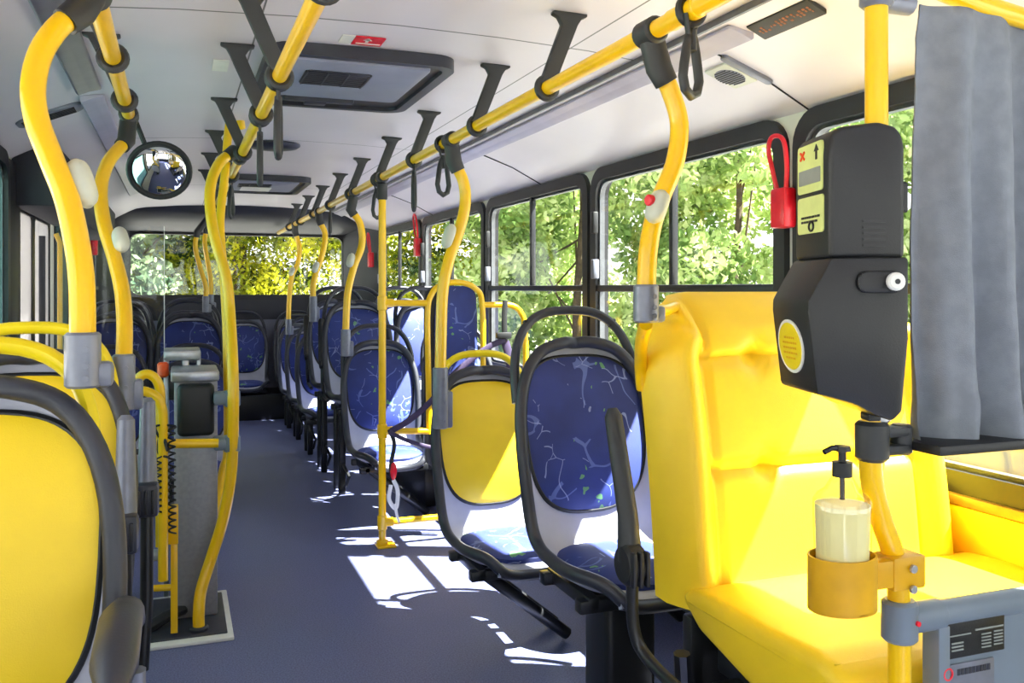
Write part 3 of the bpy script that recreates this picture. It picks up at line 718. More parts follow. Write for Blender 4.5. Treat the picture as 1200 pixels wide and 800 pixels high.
# tall padded backrest in the hoop
pa, pc = P(510, 335, Y=YW+.03), P(560, 545, Y=YW+.03)
t = thing('backrest_panel', 'tall blue padded wheelchair backrest inside the yellow hoop', 'backrest', ((pa.x+pc.x)/2, YW+.05, pc.z))
MB().prism(rrect(pa.x-.045, pc.x+.0, pc.z, pa.z, .06), fY(YW+.05), 0, .04, .006).build('back_board', 'black_plastic', t)
cx, cz, ax, az = (pa.x+pc.x)/2, (pa.z+pc.z)/2, (pc.x-pa.x)/2, (pa.z-pc.z)/2
MB().pad(lambda x, s, off: Vector((cx+x, YW+.05-off, cz+s)), ax, az, .018, 6, 0, thick=.012).build('pad', 'blue_fabric', t)
# seat belt hanging over the pipe
t = thing('seat_belt', 'dark purple safety belt hanging over the yellow side pipe with buckle', 'seat belt', tuple(P(590, 400, Y=YW-.04)))
def ribbon(pts, w_, Y, th=.0015):
    b = MB(); pts = catmull([P(a, c, Y=Y) for a, c in pts], 8); b.tube(pts, w_/2, 8, flat=th/w_*2+.12, up=(1, 0, .3)); return b
ribbon([(592, 352), (591, 375), (592, 400)], .03, YW-.035).build('strap', 'black_plastic', t)
ribbon([(592, 398), (575, 405), (556, 418), (530, 440), (505, 470), (480, 492), (458, 505)], .03, YW-.05).build('strap', 'belt', t)
ribbon([(592, 400), (597, 420), (600, 450), (600, 500)], .045, YW-.03).build('strap', 'belt', t)
b = MB(); a_ = P(590, 392, Y=YW-.05); b.box((a_.x-.04, a_.y-.015, a_.z-.02), (a_.x+.04, a_.y+.01, a_.z+.012), .006); b.build('buckle', 'black_plastic', t)
ribbon([(456, 503), (462, 520), (458, 545), (460, 560)], .02, YW-.04).build('strap', 'black_plastic', t)
ribbon([(456, 506), (475, 515), (500, 523), (520, 526)], .02, YW-.06).build('strap', 'belt', t)
t = thing('belt_tag', 'small red and white tag with ribbon loops hanging on the straight post', 'tag', tuple(P(460, 550, Y=YW-.04)))
a_ = P(461, 552, Y=YW-.04); MB().lathe([(.001, -.045), (.012, -.03), (.018, 0), (.012, .035), (.001, .045)], a_, 14).build('clip', 'red', t)
ribbon([(461, 562), (466, 575), (464, 595), (456, 585), (458, 568)], .02, YW-.04).build('ribbon', 'white_plastic', t)
ribbon([(463, 590), (465, 603), (468, 612)], .014, YW-.045).build('ribbon', 'white_plastic', t)

# ------------------------------------------------------------------ hand straps
def strap(label, x, y, z, rz, L=.20, loop=.045):
    t = thing('hand_strap', label, 'hand strap', (x, y, z), 'hanging hand straps')
    up = MB(); up.tube([(x+.027*math.cos(2*PI*k/18), y, z+.027*math.sin(2*PI*k/18)) for k in range(18)], .008, 8, closed=True, up=(0, 1, 0)); 
    M = Matrix.Translation((x, y, z)) @ Matrix.Rotation(rz, 4, 'Z')
    for s in (-1, 1): up.tube([M @ Vector((s*.024, 0, -.01)), M @ Vector((s*.012, 0, -.045)), M @ Vector((s*.004, 0, -.075))], .007, 8, flat=.6)
    up.build('webbing', 'black_plastic', t)
    pts = [(0, -.06), (.012, -.09), (.020, -.12), (loop*.85, -.165), (loop, -.20), (loop*.72, -.235), (0, -.25), (-loop*.72, -.235), (-loop, -.20), (-loop*.85, -.165), (-.020, -.12), (-.012, -.09)]
    k = L/.25
    g = MB(); cp = [M @ Vector((a, 0, c*k)) for a, c in pts]; g.tube(cp+[cp[0]], .0095, 10)
    g.tube([M @ Vector((0, 0, -.06*k)), M @ Vector((0, 0, -.12*k))], .017, 10, flat=.5)
    g.build('grip', 'bracket_plastic', t); return t
strap('black hand strap with open loop, nearest on the right handrail', RXr, 1.50, RZr, .55, .165, .034)
strap('black hand strap beside the clamp of the yellow-backed seat pole', RXr, 3.22, RZr, .5, .19, .03)
strap('black hand strap seen edge-on, between two brackets of the right handrail', RXr, 3.66, RZr, 1.45, .21, .025)
strap('small black hand strap beside the straight wheelchair post', RXr, 4.40, RZr, .6, .19, .03)
strap('black hand strap seen edge-on, far along the right handrail', RXr, 5.85, RZr, 1.3, .19, .03)
strap('black hand strap seen edge-on, nearest on the centre handrail', CXr, 2.36, RZr, 1.35, .20, .025)
strap('black hand strap on the centre handrail by its second bracket', CXr, 2.9, RZr, 1.45, .21, .025)
strap('black hand strap on the centre handrail beyond the curved pole joint', CXr, 4.5, RZr, 1.2, .20, .03)

# ------------------------------------------------------------------ round mirror
c = P(187, 200, Y=3.35)
t = thing('round_mirror', 'round convex mirror with black rim hanging under the ceiling on the left', 'mirror', tuple(c))
b = MB(); b.lathe([(.0005, -.034), (.026, -.032), (.052, -.026), (.078, -.015), (.097, -.002), (.097, .01), (.0005, .012)], c, 40, 'y'); b.build('mirror_glass', 'mirror_glass', t, angle=80)
MB().tube([c+Vector((.100*math.cos(2*PI*k/36), 0, .100*math.sin(2*PI*k/36))) for k in range(36)], .009, 10, closed=True).build('mirror_rim', 'black_plastic', t)
b = MB(); b.lathe([(.10, .0), (.096, .02), (.06, .04), (.0005, .045)], c, 30, 'y'); b.build('mirror_back', 'black_plastic', t)
for ch in t.children: ch.rotation_euler = (.5, 0, 0)
MB().tube([c+Vector((0, .04, .0)), c+Vector((-.05, .06, .10)), c+Vector((-.13, .06, ceil_z(c.x-.13)-c.z))], .009, 8).build('mirror_arm', 'black_metal', t)

# ------------------------------------------------------------------ roof hatches, dome, stickers
def hatch(label, x0, x1, y0, y1):
    t = thing('roof_hatch', label, 'roof hatch', ((x0+x1)/2, (y0+y1)/2, 1.985), 'roof hatches')
    z = 1.965
    MB().ring(rrect(x0, x1, y0, y1, .08), rrect(x0+.035, x1-.035, y0+.035, y1-.035, .06), fZ(z), -.004, .035).build('hatch_frame', 'charcoal', t)
    MB().prism(rrect(x0+.03, x1-.03, y0+.03, y1-.03, .06), fZ(z), .010, .035).build('hatch_recess', 'rubber', t)
    ly1 = y0+(y1-y0)*.72
    lid = MB().prism(rrect(x0+.05, x1-.08, y0+.045, ly1, .03), fZ(z), -.010, .012, .006).build('hatch_lid', 'rear_grey', t)
    xc = (x0+x1)/2-.06
    g = MB().prism(rrect(xc-.11, xc+.11, y0+.16, y0+.36, .02), fZ(z), -.014, -.008, .002).build('vent_grille', 'black_metal', lid)
    gg = MB()
    for i in range(4): gg.box((xc-.105+i*.068, y0+.165, z-.017), (xc-.1+i*.068, y0+.355, z-.012))
    for i in range(9): gg.box((xc-.105, y0+.18+i*.021, z-.0155), (xc+.105, y0+.184+i*.021, z-.013))
    gg.build('grille_bars', 'charcoal', lid)
    MB().box((xc-.13, ly1+.03, z-.016), (xc+.13, ly1+.065, z+.012), .006).box((xc-.05, ly1+.05, z-.02), (xc+.03, ly1+.10, z+.0), .004).build('hatch_handle', 'charcoal', t)
    return t
hatch('grey roof hatch with vent grille, large one near the front', .26, .86, 2.78, 3.60)
hatch('grey roof hatch with pale label, far one towards the rear', .26, .86, 6.15, 7.05)
t = thing('ceiling_dome', 'flat dark round disc on the ceiling between the two hatches', 'ceiling light', (.47, 4.83, 1.99))
MB().lathe([(.001, 1.972), (.08, 1.974), (.125, 1.982), (.14, 1.993), (.14, 2.0), (.001, 2.0)], (.47, 4.83, 0), 36).build('disc', 'charcoal', t)
def sticker(name, label, x, y, w_, l_, arrow=True):
    z = ceil_z(x)-.004
    t = thing(name, label, 'sticker', (x, y, z), 'red exit stickers beside the hatch')
    MB().box((x, y, z), (x+w_, y+l_, z+.003)).build('red_field', 'red', t)
    MB().box((x-.04, y, z), (x-.002, y+l_, z+.003)).build('white_field', 'white_plastic', t)
    b = MB(); b.box((x+.01, y+l_*.72, z-.001), (x+w_-.005, y+l_*.82, z)); b.box((x+w_*.4, y+l_*.18, z-.001), (x+w_*.5, y+l_*.62, z)); b.prism([(x+w_*.3, y+l_*.36), (x+w_*.6, y+l_*.36), (x+w_*.45, y+l_*.1)], fZ(z), -.001, 0)
    b.build('arrow', 'white_plastic', t)
sticker('exit_sticker', 'red and white arrow sticker on the ceiling in front of the large hatch', .50, 2.66, .09, .09)
sticker('exit_sticker', 'red and white sticker on the ceiling behind the large hatch', .47, 3.63, .10, .09)
t = tag(MB().box((.11, 3.05, 1.985), (.16, 3.2, 1.989)).build('paper_sticker', 'white_plastic'), 'small pale paper sticker on the ceiling left of the large hatch', 'sticker')
t = tag(MB().box((.42, 6.45, 1.945), (.62, 6.7, 1.949)).build('paper_sticker', 'white_plastic'), 'pale paper label on the lid of the far hatch', 'sticker')

# cove fittings: speaker, vent, sign
def cove_frame(x, y):
    # point on right cove with normal
    z = ceil_z(x); sl = (ceil_z(x+.02)-ceil_z(x-.02))/.04; tx = Vector((1, 0, sl)).normalized(); nrm = Vector((sl, 0, -1)).normalized()
    if nrm.z > 0: nrm = -nrm
    return Vector((x, y, z)), tx, nrm
def speaker(label, x, y, m1='wall_paint', group=None):
    o, tx, nrm = cove_frame(x, y); ty = Vector((0, 1, 0))
    t = thing('ceiling_speaker', label, 'speaker', tuple(o), group)
    F_ = lambda a, c, d: o+tx*a*.72+ty*c*.72+nrm*d
    MB().prism(rrect(-.085, .085, -.095, .07, .01), F_, -.004, .008, .002).build('cover_plate', m1, t)
    MB().prism([(.062*math.cos(2*PI*k/32), .075*math.sin(2*PI*k/32)-.01) for k in range(32)], F_, .004, .010).build('grille', 'wall_lower', t)
    g = MB()
    for i in range(9):
        a = -.052+i*.013; h_ = .072*math.sqrt(max(.02, 1-(a/.062)**2))
        g.prism([(a-.002, -h_-.01), (a+.002, -h_-.01), (a+.002, h_-.01), (a-.002, h_-.01)], F_, .009, .0125)
    g.build('grille_slots', 'bracket_plastic', t)
    MB().prism(rrect(-.13, .13, -.15, -.11, .018), F_, -.002, .012, .003).build('seam_cover', 'clamp_grey', t)
speaker('round speaker grille in the sloping cove above the right windows', 1.60, 2.36)
pv = P(78, 124, Y=2.6)
o, tx, nrm = cove_frame(-.45, 3.75)
t = thing('air_vent', 'slim grey vent in the left cove behind the foreground pole', 'vent', tuple(o))
F_ = lambda a, c, d: o+tx*a+Vector((0, 1, 0))*c+nrm*d
MB().prism(rrect(-.12, .12, -.05, .09, .04), F_, -.002, .012, .004).build('cover_plate', 'clamp_grey', t)
g = MB()
for i in range(5): g.prism(rrect(-.10, .09, -.025+i*.02, -.015+i*.02, .004), F_, .011, .016)
g.build('vent_slats', 'rubber', t)
# black sign with orange letters at the end of the light strip
sa, sb = 1.80, 2.05
t = thing('message_display', 'black display sign with dim orange lettering at the end of the right light strip', 'sign', (1.41, sb, 1.94))
def fs_(a, c, d): return Vector((1.472+a, c, 1.952-a*.45-d))
MB().prism(rrect(-.030, .032, sa, sb, .004), fs_, 0, .012, .002).build('sign_body', 'black_plastic', t)
random.seed(3); g = MB()
for i in range(14):
    y = sa+.02+i*.0155
    for k in range(3):
        if random.random() < .8: g.prism(rrect(-.012+k*.008, -.006+k*.008, y, y+random.uniform(.004, .010), .001, 1), fs_, .0118, .0128)
g.build('lettering', 'dim_orange', t)

# ------------------------------------------------------------------ emergency hammers
def hammer(label, X, y, z, s, sc=1.0, loop=True):
    t = thing('emergency_hammer', label, 'emergency hammer', (X, y, z), 'red emergency hammers on the pillars')
    x0, x1 = (X-.05*s, X) if s > 0 else (X, X-.05*s)
    MB().box((min(x0, x1), y-.035*sc, z-.06*sc), (max(x0, x1), y+.035*sc, z+.06*sc), .01).build('holder', 'red', t)
    xm = X-s*.03
    pts = [(xm, y-.02, z+.05), (xm-s*.01, y-.035, z+.13), (xm-s*.02, y-.03, z+.20), (xm-s*.02, y+.02, z+.215), (xm-s*.015, y+.045, z+.18), (xm-s*.01, y+.03, z+.11), (xm, y+.02, z+.05)]
    MB().tube(catmull([Vector((a, y+(c-y)*sc, z+(e-z)*sc)) for a, c, e in pts], 5), .0075, 8).build('handle', 'red', t)
hammer('red emergency hammer with loop handle beside the ticket validator', XR-.02, 2.34, 1.50, 1, 1.05)
hammer('red emergency hammer on the right pillar beyond the wheelchair space', XR-.02, 6.91, 1.57, 1, 1.2)
hammer('pinkish red emergency hammer on the rearmost right pillar', XR-.05, 8.60, 1.52, 1, 1.2)
hammer('red emergency hammer on the left rear pillar, seen past the second pole', XL+.02, 7.83, 1.58, -1, 1.2)
hammer('dark red emergency hammer on the left pillar behind the door', XL+.02, 6.2, 1.55, -1, 1.2)

# ------------------------------------------------------------------ turnstile
t = thing('turnstile', 'grey steel turnstile cabinet with black pad and yellow guard pipes', 'turnstile', (.07, 3.6, 0))
x0, x1 = P(204, 600, Y=3.55).x, P(255, 600, Y=3.55).x
bx = MB().box((x0, 3.55, .02), (x1, 3.80, .90), .006).build('cabinet', 'steel_box', t)
MB().box((x0-.012, 3.53, .90), (x1+.006, 3.81, .94), .008).build('cabinet_top', 'steel', t)
MB().box((x0+.01, 3.505, .70), (x1-.012, 3.56, .895), .02, 3).build('cover_bag', 'black_plastic', t)
MB().box((x0-.04, 3.82, .02), (x0-.02, 4.0, .98), .004).box((x0-.04, 3.80, .96), (x0+.10, 4.02, 1.0), .008).box((x0+.03, 3.82, .88), (x0+.055, 3.84, .965), .003).box((x0+.085, 3.82, .88), (x0+.10, 3.84, .965), .003).build('rear_arch', 'steel', t)
MB().box((x0-.04, 3.83, .80), (x0+.10, 3.98, .90), .004).build('mechanism', 'black_metal', t)
a_ = P(191, 433, Y=3.8); MB().cyl(a_-Vector((0, 0, .03)), a_+Vector((0, 0, .03)), .022, 16, .008).build('signal_lamp', 'orange', t)
MB().box((-.20, 3.32, 0), (.19, 3.85, .014), .004).build('base_plate', 'white_plastic', t)
MB().box((-.18, 3.36, .012), (.17, 3.81, .02), .004).build('base_mat', 'charcoal', t)
yg = 3.36
MB().tube(catmull([P(a, c, Y=yg) for a, c in ((157, 470), (158, 452), (166, 440), (176, 439), (185, 448), (188, 466), (188, 520), (188, 640))], 6), .0165, 12).build('guard_pipe', 'yellow_paint', t)
MB().tube(catmull([P(a, c, Y=yg-.06) for a, c in ((160, 458), (172, 459), (184, 466), (190, 480), (191, 500), (191, 560), (191, 680))], 6), .0165, 12).build('guard_pipe', 'yellow_paint', t)
MB().tube([P(183, 520, Y=yg-.02), P(256, 519, Y=yg-.02)], .0165, 12).build('guard_pipe', 'yellow_paint', t)
MB().tube([P(165, 690, Y=yg+.05), P(200, 688, Y=yg+.05)], .012, 12).build('guard_pipe', 'yellow_paint', t)
MB().tube([P(176, 650, Y=yg+.05), P(197, 650, Y=yg+.05)], .02, 14).build('pivot', 'steel', t)
a_, c_ = P(200, 592, Y=yg+.03), P(209, 735, Y=yg+.03)
MB().box((a_.x, yg+.02, .03), (c_.x-.002, yg+.05, P(200, 640, Y=yg).z), .002).box((a_.x-.01, yg+.02, P(200, 640, Y=yg).z), (c_.x+.0, yg+.05, a_.z), .003).build('guard_plate', 'yellow_paint', t)
for (px, py) in ((262, 467), (262, 520)):
    a_ = P(px, py, Y=3.48); MB().box((a_.x-.035, 3.46, a_.z-.022), (a_.x+.03, 3.56, a_.z+.022), .01).cyl((a_.x+.03, 3.48, a_.z-.03), (a_.x+.03, 3.48, a_.z+.03), .03, 14, .005).build('pipe_clamp', 'panel_grey', t)
def coil(p, q_, r, turns, n=14):
    p, q_ = Vector(p), Vector(q_); L = []
    for k in range(turns*n+1):
        s = k/(turns*n); an = 2*PI*turns*s; L.append(p.lerp(q_, s)+Vector((math.cos(an)*r, math.sin(an)*r, 0)))
    return L
MB().tube(coil(P(201, 500, Y=3.3), P(202, 625, Y=3.3), .011, 16), .0035, 6).build('spiral_cord', 'black_plastic', t)
MB().tube(coil(P(186, 535, Y=3.28), P(186, 600, Y=3.28), .008, 9), .003, 6).build('spiral_cord', 'black_plastic', t)
b = MB(); random.seed(5); c0 = P(196, 518, Y=3.29)
L = [c0+Vector((random.uniform(-.04, .03), random.uniform(-.02, .02), random.uniform(-.05, .06))) for k in range(9)]
b.tube(catmull(L, 6), .0045, 6); b.build('cable_loop', 'black_plastic', t)
t2 = thing('foot_pedal', 'black rubber pedal lying on the floor in front of the turnstile base', 'pedal', tuple(P(185, 742, Z=.02)))
a_ = P(172, 742, Z=.02); MB().tube([Vector((a_.x, a_.y+.02, .03)), Vector((a_.x+.06, a_.y+.06, .05)), Vector((a_.x+.12, a_.y+.12, .05))], .02, 10, flat=1.3).build('pedal_body', 'black_plastic', t2)

# clear screen beside the door
t = thing('glass_screen', 'clear glass screen beside the left door in front of the blue seats', 'screen', (-.35, 4.85, .0))
xs = P(193, 400, Y=4.85).x
MB().box((XL+.03, 4.846, .45), (xs-.004, 4.854, 1.56)).build('pane', 'acrylic', t)
MB().box((xs-.004, 4.845, .45), (xs, 4.855, 1.56)).build('edge_strip', 'white_plastic', t)
MB().cyl((XL+.05, 4.85, 0), (XL+.05, 4.85, 1.5), .015).cyl((xs-.03, 4.85, 0), (xs-.03, 4.85, .5), .015).cyl((XL+.05, 4.85, .43), (xs-.03, 4.85, .43), .015).build('screen_frame', 'charcoal', t)

# ------------------------------------------------------------------ driver partition: pole, validator, sanitiser, barrier, curtain
YP = 1.12
pt = P(1027, 60, Y=YP); pb = P(1054, 750, Y=YP)
pm = P(1022, 510, Y=YP)
t = thing('partition_pole', 'yellow pole carrying the ticket validator and sanitiser bottle', 'grab pole', (pb.x, YP, .10))
pp = [Vector((pt.x, YP, ceil_z(pt.x)-.01)), Vector((pt.x, YP, 1.7)), Vector((pt.x, YP, 1.4)), Vector((pt.x-.002, YP, 1.1)), P(1020, 545, Y=YP), P(1030, 600, Y=YP), P(1045, 645, Y=YP), P(1053, 690, Y=YP), Vector((pb.x, YP, .5)), Vector((pb.x, YP, .11))]
MB().tube(catmull(pp, 5), .0175, 16).build('pole', 'yellow_paint', t)
MB().cyl((pt.x, YP, P(1027, 9, Y=YP).z), (pt.x, YP, P(1027, -12, Y=YP).z), .026, 16, .005).cyl((pt.x, YP, P(1027, 0, Y=YP).z), (pt.x+.07, YP, P(1027, 0, Y=YP).z), .018, 12, .004).build('upper_clamp', 'clamp_grey', t)
zc = P(1025, 515, Y=YP).z
c = MB().cyl((pm.x, YP, zc-.033), (pm.x, YP, zc+.03), .026, 18, .006)
c.box((pm.x+.01, YP-.02, zc-.024), (pm.x+.06, YP+.02, zc-.008), .006).box((pm.x+.01, YP-.02, zc+.004), (pm.x+.06, YP+.02, zc+.02), .006).cyl((pm.x+.058, YP, zc-.026), (pm.x+.058, YP, zc+.022), .017, 14, .004)
c.build('middle_clamp', 'bracket_plastic', t)
zc2 = P(1060, 725, Y=YP).z
c = MB().cyl((pb.x, YP, zc2-.033), (pb.x, YP, zc2+.033), .028, 18, .005).cyl((pb.x, YP, zc2), (pb.x+.085, YP, zc2), .024, 16, .005)
c.build('lower_clamp', 'panel_grey', t)
MB().cyl((pb.x+.01, YP-.031, zc2+.002), (pb.x+.01, YP-.026, zc2+.002), .004, 12).build('clamp_screw', 'red', t)
MB().cyl((pb.x, YP, .10), (pb.x, YP, .135), .03, 16, .005).build('floor_flange', 'charcoal', t)

# validator
O = Vector((pt.x+.002, YP, 0)); A1 = Vector((-.955, .297, 0)).normalized(); A2 = Vector((-A1.y, A1.x, 0)); A2 = Vector((-.297, -.955, 0)).normalized()
V = thing('ticket_validator', 'black electronic ticket validator box with key lock mounted on the yellow pole', 'ticket validator', tuple(O+Vector((0, 0, 1.05))))
def fv(a, c, d): return O+A1*a+A2*d+Vector((0, 0, c))
zz = lambda y: H-(y-HZ)*1.375/F
up_ = [(-.010, zz(303.5)), (-.010, zz(175)), (-.006, zz(162)), (.004, zz(152)), (.03, zz(147)), (.090, zz(153)), (.102, zz(160)), (.106, zz(180)), (.106, zz(303.5))]
hd = MB().prism(up_, fv, -.07, .07, .008, 3).build('upper_housing', 'black_plastic', V)
lo_ = [(-.012, zz(302)), (-.012, zz(395)), (-.002, zz(478)), (.012, zz(489)), (.04, zz(482)), (.07, zz(470)), (.128, zz(458)), (.142, zz(365)), (.142, zz(352)), (.106, zz(303))]
MB().prism(lo_, fv, -.078, .078, .006, 2).build('lower_housing', 'black_plastic', V)
# side seam, vents, hinge
g = MB()
for i in range(5): g.prism(rrect(.020, .056, zz(290)+i*.009, zz(290)+.004+i*.009, .001, 2), fv, .0695, .0715)
g.build('vent_slots', 'rubber', hd)
MB().prism(rrect(-.020, -.006, zz(250), zz(215), .004), fv, .02, .06, .003).build('hinge', 'black_plastic', V)
# lock
lk = MB().prism(rrect(.0, .07, zz(343), zz(318), .014), fv, .076, .086, .004).build('lock_mount', 'black_plastic', V)
c_ = fv(.016, zz(330), .086)
MB().cyl(c_, c_+A2*.012, .0135, 20, .003).build('lock', 'white_plastic', lk)
MB().cyl(c_+A2*.012, c_+A2*.013, .004, 12).build('keyhole', 'rubber', lk)
# front labels
def ff(a, c, d): return O+A1*(.106+d)+A2*a+Vector((0, 0, c))
lb = MB().prism(rrect(-.052, .046, zz(223), zz(165), .006), ff, -.001, .002).build('upper_label', 'label_green', V)
MB().prism(rrect(-.045, .04, zz(213), zz(195), .002), ff, .002, .003).build('screen', 'label_grey', lb)
x_ = MB()
for sgn in (-1, 1): x_.tube([ff(-.038, zz(177)-.006*sgn, .0025), ff(-.022, zz(177)+.006*sgn, .0025)], .002, 6)
x_.build('cross_mark', 'orange', lb)
x_ = MB(); x_.prism([(.022, zz(186)), (.028, zz(186)), (.028, zz(176)), (.034, zz(176)), (.025, zz(168)), (.016, zz(176)), (.022, zz(176))], ff, .002, .003); x_.build('arrow', 'black_plastic', lb)
lb = MB().prism(rrect(-.052, .05, zz(272), zz(228), .006), ff, -.001, .002).build('lower_label', 'label_green', V)
x_ = MB()
for i in range(2):
    xx = -.035
    while xx < .03:
        wl = random.uniform(.004, .010); x_.prism(rrect(xx, xx+wl, zz(254)-i*.007, zz(254)+.0035-i*.007, .0005, 1), ff, .002, .003); xx += wl+.003
x_.build('small_print', 'black_plastic', lb)
MB().tube([ff(.006+.009*math.cos(2*PI*k/20), zz(264)+.007*math.sin(2*PI*k/20), .003) for k in range(20)], .0018, 6, closed=True).build('ring_mark', 'black_plastic', lb)
def fl(a, c, d): return O+A1*(.126+d-.018*(c-zz(410))/.12*0)+A2*a+Vector((0, 0, c))
def fl(a, c, d):
    tt = (zz(365)-c)/(zz(365)-zz(458)); return O+A1*(.142-.014*tt+d)+A2*a+Vector((0, 0, c))
el = lambda rx, rz: [(rx*math.cos(2*PI*k/32)-.006, zz(407)+rz*math.sin(2*PI*k/32)) for k in range(32)]
rl = MB().prism(el(.052, .042), fl, 0, .002).build('round_label_border', 'white_plastic', V)
MB().prism(el(.046, .037), fl, .001, .003).build('round_label', 'yellow_plastic', rl)
x_ = MB()
for i in range(5):
    xx = -.033+(.008 if i in (0, 4) else 0)
    while xx < .020-(.008 if i in (0, 4) else 0):
        wl = random.uniform(.004, .009); x_.prism(rrect(xx, xx+wl, zz(398)-i*.008, zz(398)+.0035-i*.008, .0005, 1), fl, .0025, .0036); xx += wl+.003
x_.build('small_print', 'ochre_paint', rl)
MB().cyl(fv(0, zz(489)-.012, 0), fv(0, zz(484), 0), .02, 14, .003).build('mount', 'steel', V)
MB().prism(rrect(.008, .028, zz(494), zz(485), .003), fv, .0, .03, .002).build('cable_gland', 'black_plastic', V)

# sanitiser bottle in its holder
cb = P(987, 600, Y=1.105); cb.z = 0; rz = lambda y: H-(y-HZ)*(P(987, 600, Y=1.105).y*CY+cb.x*SY)/F
t = thing('sanitizer_holder', 'ochre metal bottle holder clamped to the yellow pole', 'holder', (cb.x, cb.y, rz(710)))
hw_ = .052
outl = [(cb.x+hw_*math.cos(math.radians(a))*1.05, cb.y+.045*math.sin(math.radians(a))) for a in range(0, 360, 12)]
inl = [(cb.x+(hw_-.003)*math.cos(math.radians(a))*1.05, cb.y+.042*math.sin(math.radians(a))) for a in range(0, 360, 12)]
MB().ring(outl, inl, fZ(0), rz(710), rz(649)).prism(outl, fZ(0), rz(712), rz(709)).build('cup', 'ochre_paint', t)
cl = MB().box((P(1038, 680, Y=YP-.01).x, YP-.028, rz(700)), (P(1076, 680, Y=YP-.01).x, YP+.02, rz(659)), .006).box((cb.x+hw_-.004, cb.y-.01, rz(695)), (pb.x-.01, cb.y+.012, rz(662)), .003).build('clamp', 'ochre_paint', t)
g = MB()
for y in (666, 690): a_ = P(1069, y, Y=YP-.03); g.cyl(a_, a_+Vector((0, -.006, 0)), .0065, 12, .001)
g.build('bolts', 'steel', cl)
t = thing('sanitizer_bottle', 'clear pump bottle of pale hand sanitiser standing in the ochre holder', 'bottle', (cb.x, cb.y, rz(708)))
r0 = .0415
MB().lathe([(.001, rz(708)), (r0, rz(706)), (r0, rz(650)), (r0+.002, rz(600)), (r0+.002, rz(586)), (r0-.004, rz(578)), (.026, rz(572)), (.017, rz(560)), (.013, rz(556)), (.001, rz(556))], cb, 32).build('bottle_body', 'bottle_plastic', t)
MB().lathe([(.001, rz(706)), (r0-.003, rz(704)), (r0-.003, rz(650)), (r0-.001, rz(600)), (r0-.001, rz(590)), (.001, rz(590))], cb, 32).build('gel', 'cream_gel', t)
p_ = MB(); p_.lathe([(.015, rz(558)), (.015, rz(541)), (.006, rz(540)), (.006, rz(529)), (.013, rz(528)), (.012, rz(522)), (.001, rz(522))], cb, 20)
p_.tube([Vector((cb.x, cb.y, rz(525))), Vector((cb.x-.02, cb.y, rz(524))), Vector((cb.x-.034, cb.y, rz(528)))], .0045, 8)
p_.build('pump_head', 'black_plastic', t)
MB().cyl((cb.x, cb.y, rz(585)), (cb.x, cb.y, rz(558)), .004, 8).build('dip_tube', 'black_plastic', t)

# barrier panel with its pipe and plates
t = thing('driver_barrier', 'grey metal barrier panel with top pipe at the lower right corner', 'partition', (1.5, YP, .10))
MB().cyl((pb.x+.05, YP, zc2), (XR-.0, YP, zc2), .021, 16).build('top_pipe', 'panel_grey', t)
xp = P(1097, 750, Y=YP).x
MB().box((xp, YP-.012, .12), (XR-.01, YP+.012, zc2-.012), .004).build('panel', 'panel_grey', t)
MB().box((xp-.012, YP-.018, .12), (xp+.012, YP+.018, zc2-.015), .003).build('panel_edge', 'panel_grey', t)
def plate(nm, x0p, x1p, y0p, y1p, m_):
    a_, c_ = P(x0p, y1p, Y=YP-.02), P(x1p, y0p, Y=YP-.02); a2 = P(x0p, y0p, Y=YP-.02)
    return (a_.x, c_.x, a_.z, a2.z)
pl_ = plate('', 1106, 1180, 730, 776, '')
k = MB().box((pl_[0], YP-.016, pl_[2]), (pl_[1], YP-.012, pl_[3]), .002).build('notice_plate', 'black_plastic', t)
g = MB(); W_, Hh = pl_[1]-pl_[0], pl_[3]-pl_[2]
def ln(u0, u1, v, h_=.022): g.box((pl_[0]+u0*W_, YP-.0172, pl_[3]-v*Hh), (pl_[0]+u1*W_, YP-.016, pl_[3]-(v-h_)*Hh*1))
ln(.05, .45, .42, .03); ln(.52, .97, .36, .04)
for i in range(3): ln(.15, .33, .62+i*.09+(-.0 if i else 0), .04)
for i in range(5): ln(.62, .77, .50+i*.085, .035); ln(.82, .96, .48+i*.085, .035)
g.build('small_print', 'label_grey', k)
pl_ = plate('', 1104, 1168, 783, 830, '')
k = MB().box((pl_[0], YP-.016, pl_[2]), (pl_[1], YP-.012, pl_[3]), .002).build('maker_plate', 'clamp_grey', t)
a_ = P(1113, 788+3, Y=YP-.02); MB().tube([Vector((a_.x+.009*math.cos(2*PI*j/18), YP-.017, a_.z+.009*math.sin(2*PI*j/18))) for j in range(18)], .0018, 6, closed=True, up=(0, 1, 0)).build('round_mark', 'red', k)
g = MB()
for i in range(9): g.box((a_.x+.02+i*.008, YP-.0172, a_.z-.005), (a_.x+.026+i*.008, YP-.016, a_.z+.005))
g.build('lettering', 'charcoal', k)

